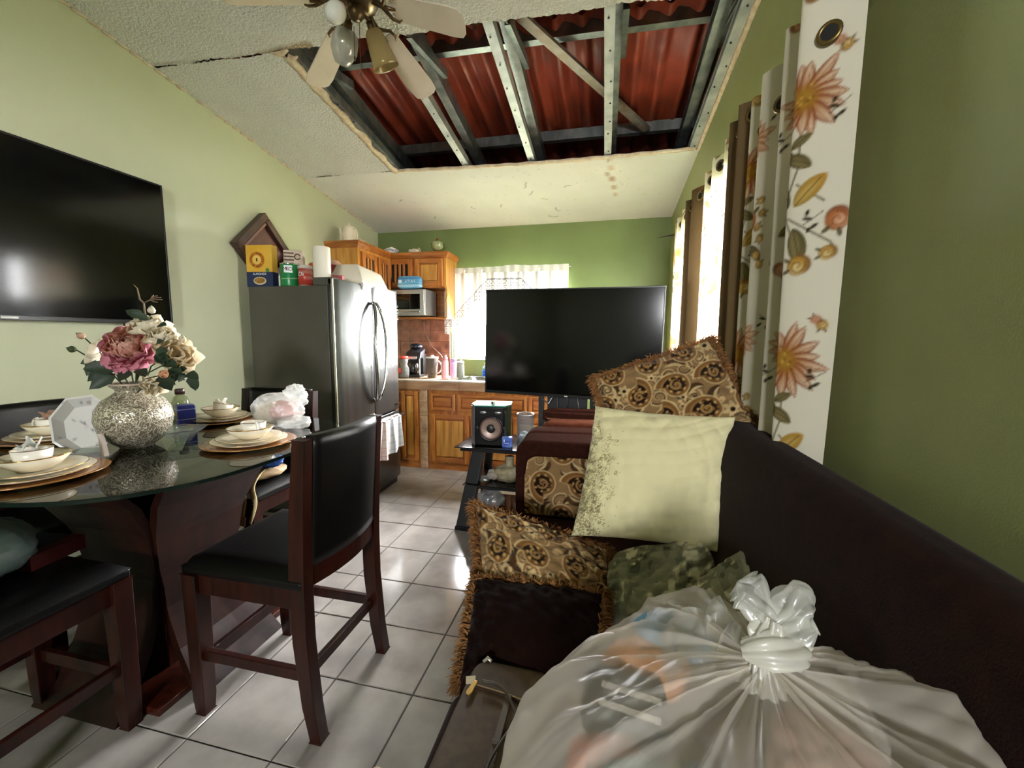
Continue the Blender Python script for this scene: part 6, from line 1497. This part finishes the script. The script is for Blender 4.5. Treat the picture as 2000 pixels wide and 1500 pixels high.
cup2 = thing('white_mug', 'small white mug with grey print on the bottom shelf of the stand', 'mug', (-.55, 2.76, .1005))
put('mug', G().lathe([(0, .005), (.035, .005), (.038, .01), (.038, .085), (.04, .085), (.041, 0), (0, 0)]), M('white grey print', '#c3c3bf', .3, col2='#8d9090', ns=30), cup2, smooth=True); put('handle', handle_loop((.04, 0, .045), .024, .005), WHITEC, cup2, smooth=True)
pbg = tag(put('clear_bag', crumple((0, 0, .06), (.10, .08, .065), 75, 24, .22, .9), film('grey clear plastic', '#b9bcc0', clear=.5, gloss=.2, rough=.2, tl=.4), loc=(-.80, 2.86, .1005), smooth=True), 'clear crumpled plastic wrapper on the bottom shelf of the stand', 'plastic bag')

# ================================================================== CEILING FAN
FX, FY, FZ = -1.085, 1.735, 2.785
fn = thing('ceiling_fan', 'white bladed ceiling fan with bronze fittings and two glass lamp shades', 'ceiling fan', (FX, FY, FZ))
BRZ = M('antique bronze', '#4a3a2a', .35, .75, col2='#6d5638', ns=20); BLM = M('white fan blade', '#cbbcab', .5, col2='#d5c8b8', ns=6)
zc = ceil(FX, FY)-FZ
put('canopy', G().lathe([(.02, zc-.06), (.05, zc-.05), (.068, zc-.015), (.068, zc-.002)], n=28), BRZ, fn, smooth=True)
put('downrod', G().tube([(0, 0, .08), (0, 0, zc-.04)], .012, 10), BRZ, fn, smooth=True)
put('motor', G().lathe([(.0, -.045), (.05, -.045), (.085, -.03), (.10, .0), (.105, .03), (.095, .06), (.06, .085), (.02, .095)], n=36), BRZ, fn, smooth=True)
put('switch_cup', G().lathe([(0, -.095), (.02, -.09), (.032, -.075), (.036, -.05), (.03, -.04)], n=28), BRZ, fn, smooth=True)
th0 = math.radians(3)
for k in range(5):
    a = th0+k*2*PI/5; drop_ = math.radians(17.5)
    R = Matrix.Rotation(a, 3, 'Z') @ Matrix.Rotation(drop_, 3, 'Y') @ Matrix.Rotation(math.radians(-13), 3, 'X')
    pts = [(.17, -.050), (.20, -.056), (.44, -.066), (.485, -.060), (.50, -.04), (.505, 0), (.50, .04), (.485, .060), (.44, .066), (.20, .056), (.17, .050)]
    bl = put('blade', G().prism(pts, -.003, .003), BLM, fn, (0, 0, -.012), R.to_euler(), bevel=.0015)
    put('blade_iron', G().tube([(.07, 0, .012), (.11, 0, .002), (.15, 0, -.006), (.19, 0, -.006)], [.012, .011, .009, .007], 8), BRZ, bl, smooth=True)
    for s in (-1, 1): put('iron_scroll', G().tube([(.125, 0, -.004), (.145, s*.022, -.006), (.16, s*.045, -.006), (.19, s*.052, -.006), (.205, s*.040, -.005)], [.007, .008, .007, .006, .003], 7), BRZ, bl, smooth=True)
def lampholder(d, name):
    p0 = Vector((0, 0, -.055)); d = Vector(d).normalized(); side = Vector((d.x, d.y, 0)).normalized()
    pth = [p0+side*.02, p0+side*.038, p0+side*.052+Vector((0, 0, -.006)), p0+side*.055+d*.025]
    ar = put('lamp_arm', G().tube(pth, .008, 8), BRZ, fn, smooth=True)
    put('socket', G().tube([p0+side*.054+d*.015, p0+side*.055+d*.05], [.016, .02], 12), BRZ, ar, smooth=True)
    return p0+side*.055+d*.045, d
# amber shade
c_, d_ = lampholder((.16, .26, -.62), 'amber')
e_ = aim(d_)
sh1 = put('amber_shade', G().lathe([(.030, 0), (.038, .012), (.046, .06), (.056, .125), (.059, .142), (.055, .139), (.042, .06), (.027, .005)], n=32), film('amber glass', '#b09a68', clear=.2, gloss=.12, rough=.1, tl=.6), fn, c_, e_, smooth=True)
# clear ribbed shade and bare bulb
c2, d2 = lampholder((-.30, .16, -.66), 'clear')
put('clear_shade', G().lathe([(.032, 0), (.045, .010), (.054, .038), (.056, .08), (.040, .115), (.027, .135), (.0, .139)], n=24), film('frosted shade', '#cfcfc8', clear=.25, gloss=.22, rough=.06, tl=.5), fn, c2, aim(d2), smooth=True)
c3, d3 = lampholder((-.06, -.40, -.55), 'bulb')
put('bulb', G().lathe([(.014, 0), (.02, .012), (.036, .042), (.039, .066), (.032, .092), (.015, .108), (0, .11)], n=28), M('white bulb', '#dcdcd6', .15, spec=.5), fn, c3, aim(d3), smooth=True)
for (x, y, l) in ((.015, .0, .20), (-.02, .012, .12)):
    pc_ = put('pull_chain', G().tube([(x, y, -.105), (x, y, -.105-l)], .0015, 5), BRZ, fn); put('chain_pull', G().lathe([(0, 0), (.004, .004), (.004, .018), (0, .022)], (x, y, -.105-l-.02), 8), BRZ, pc_, smooth=True)
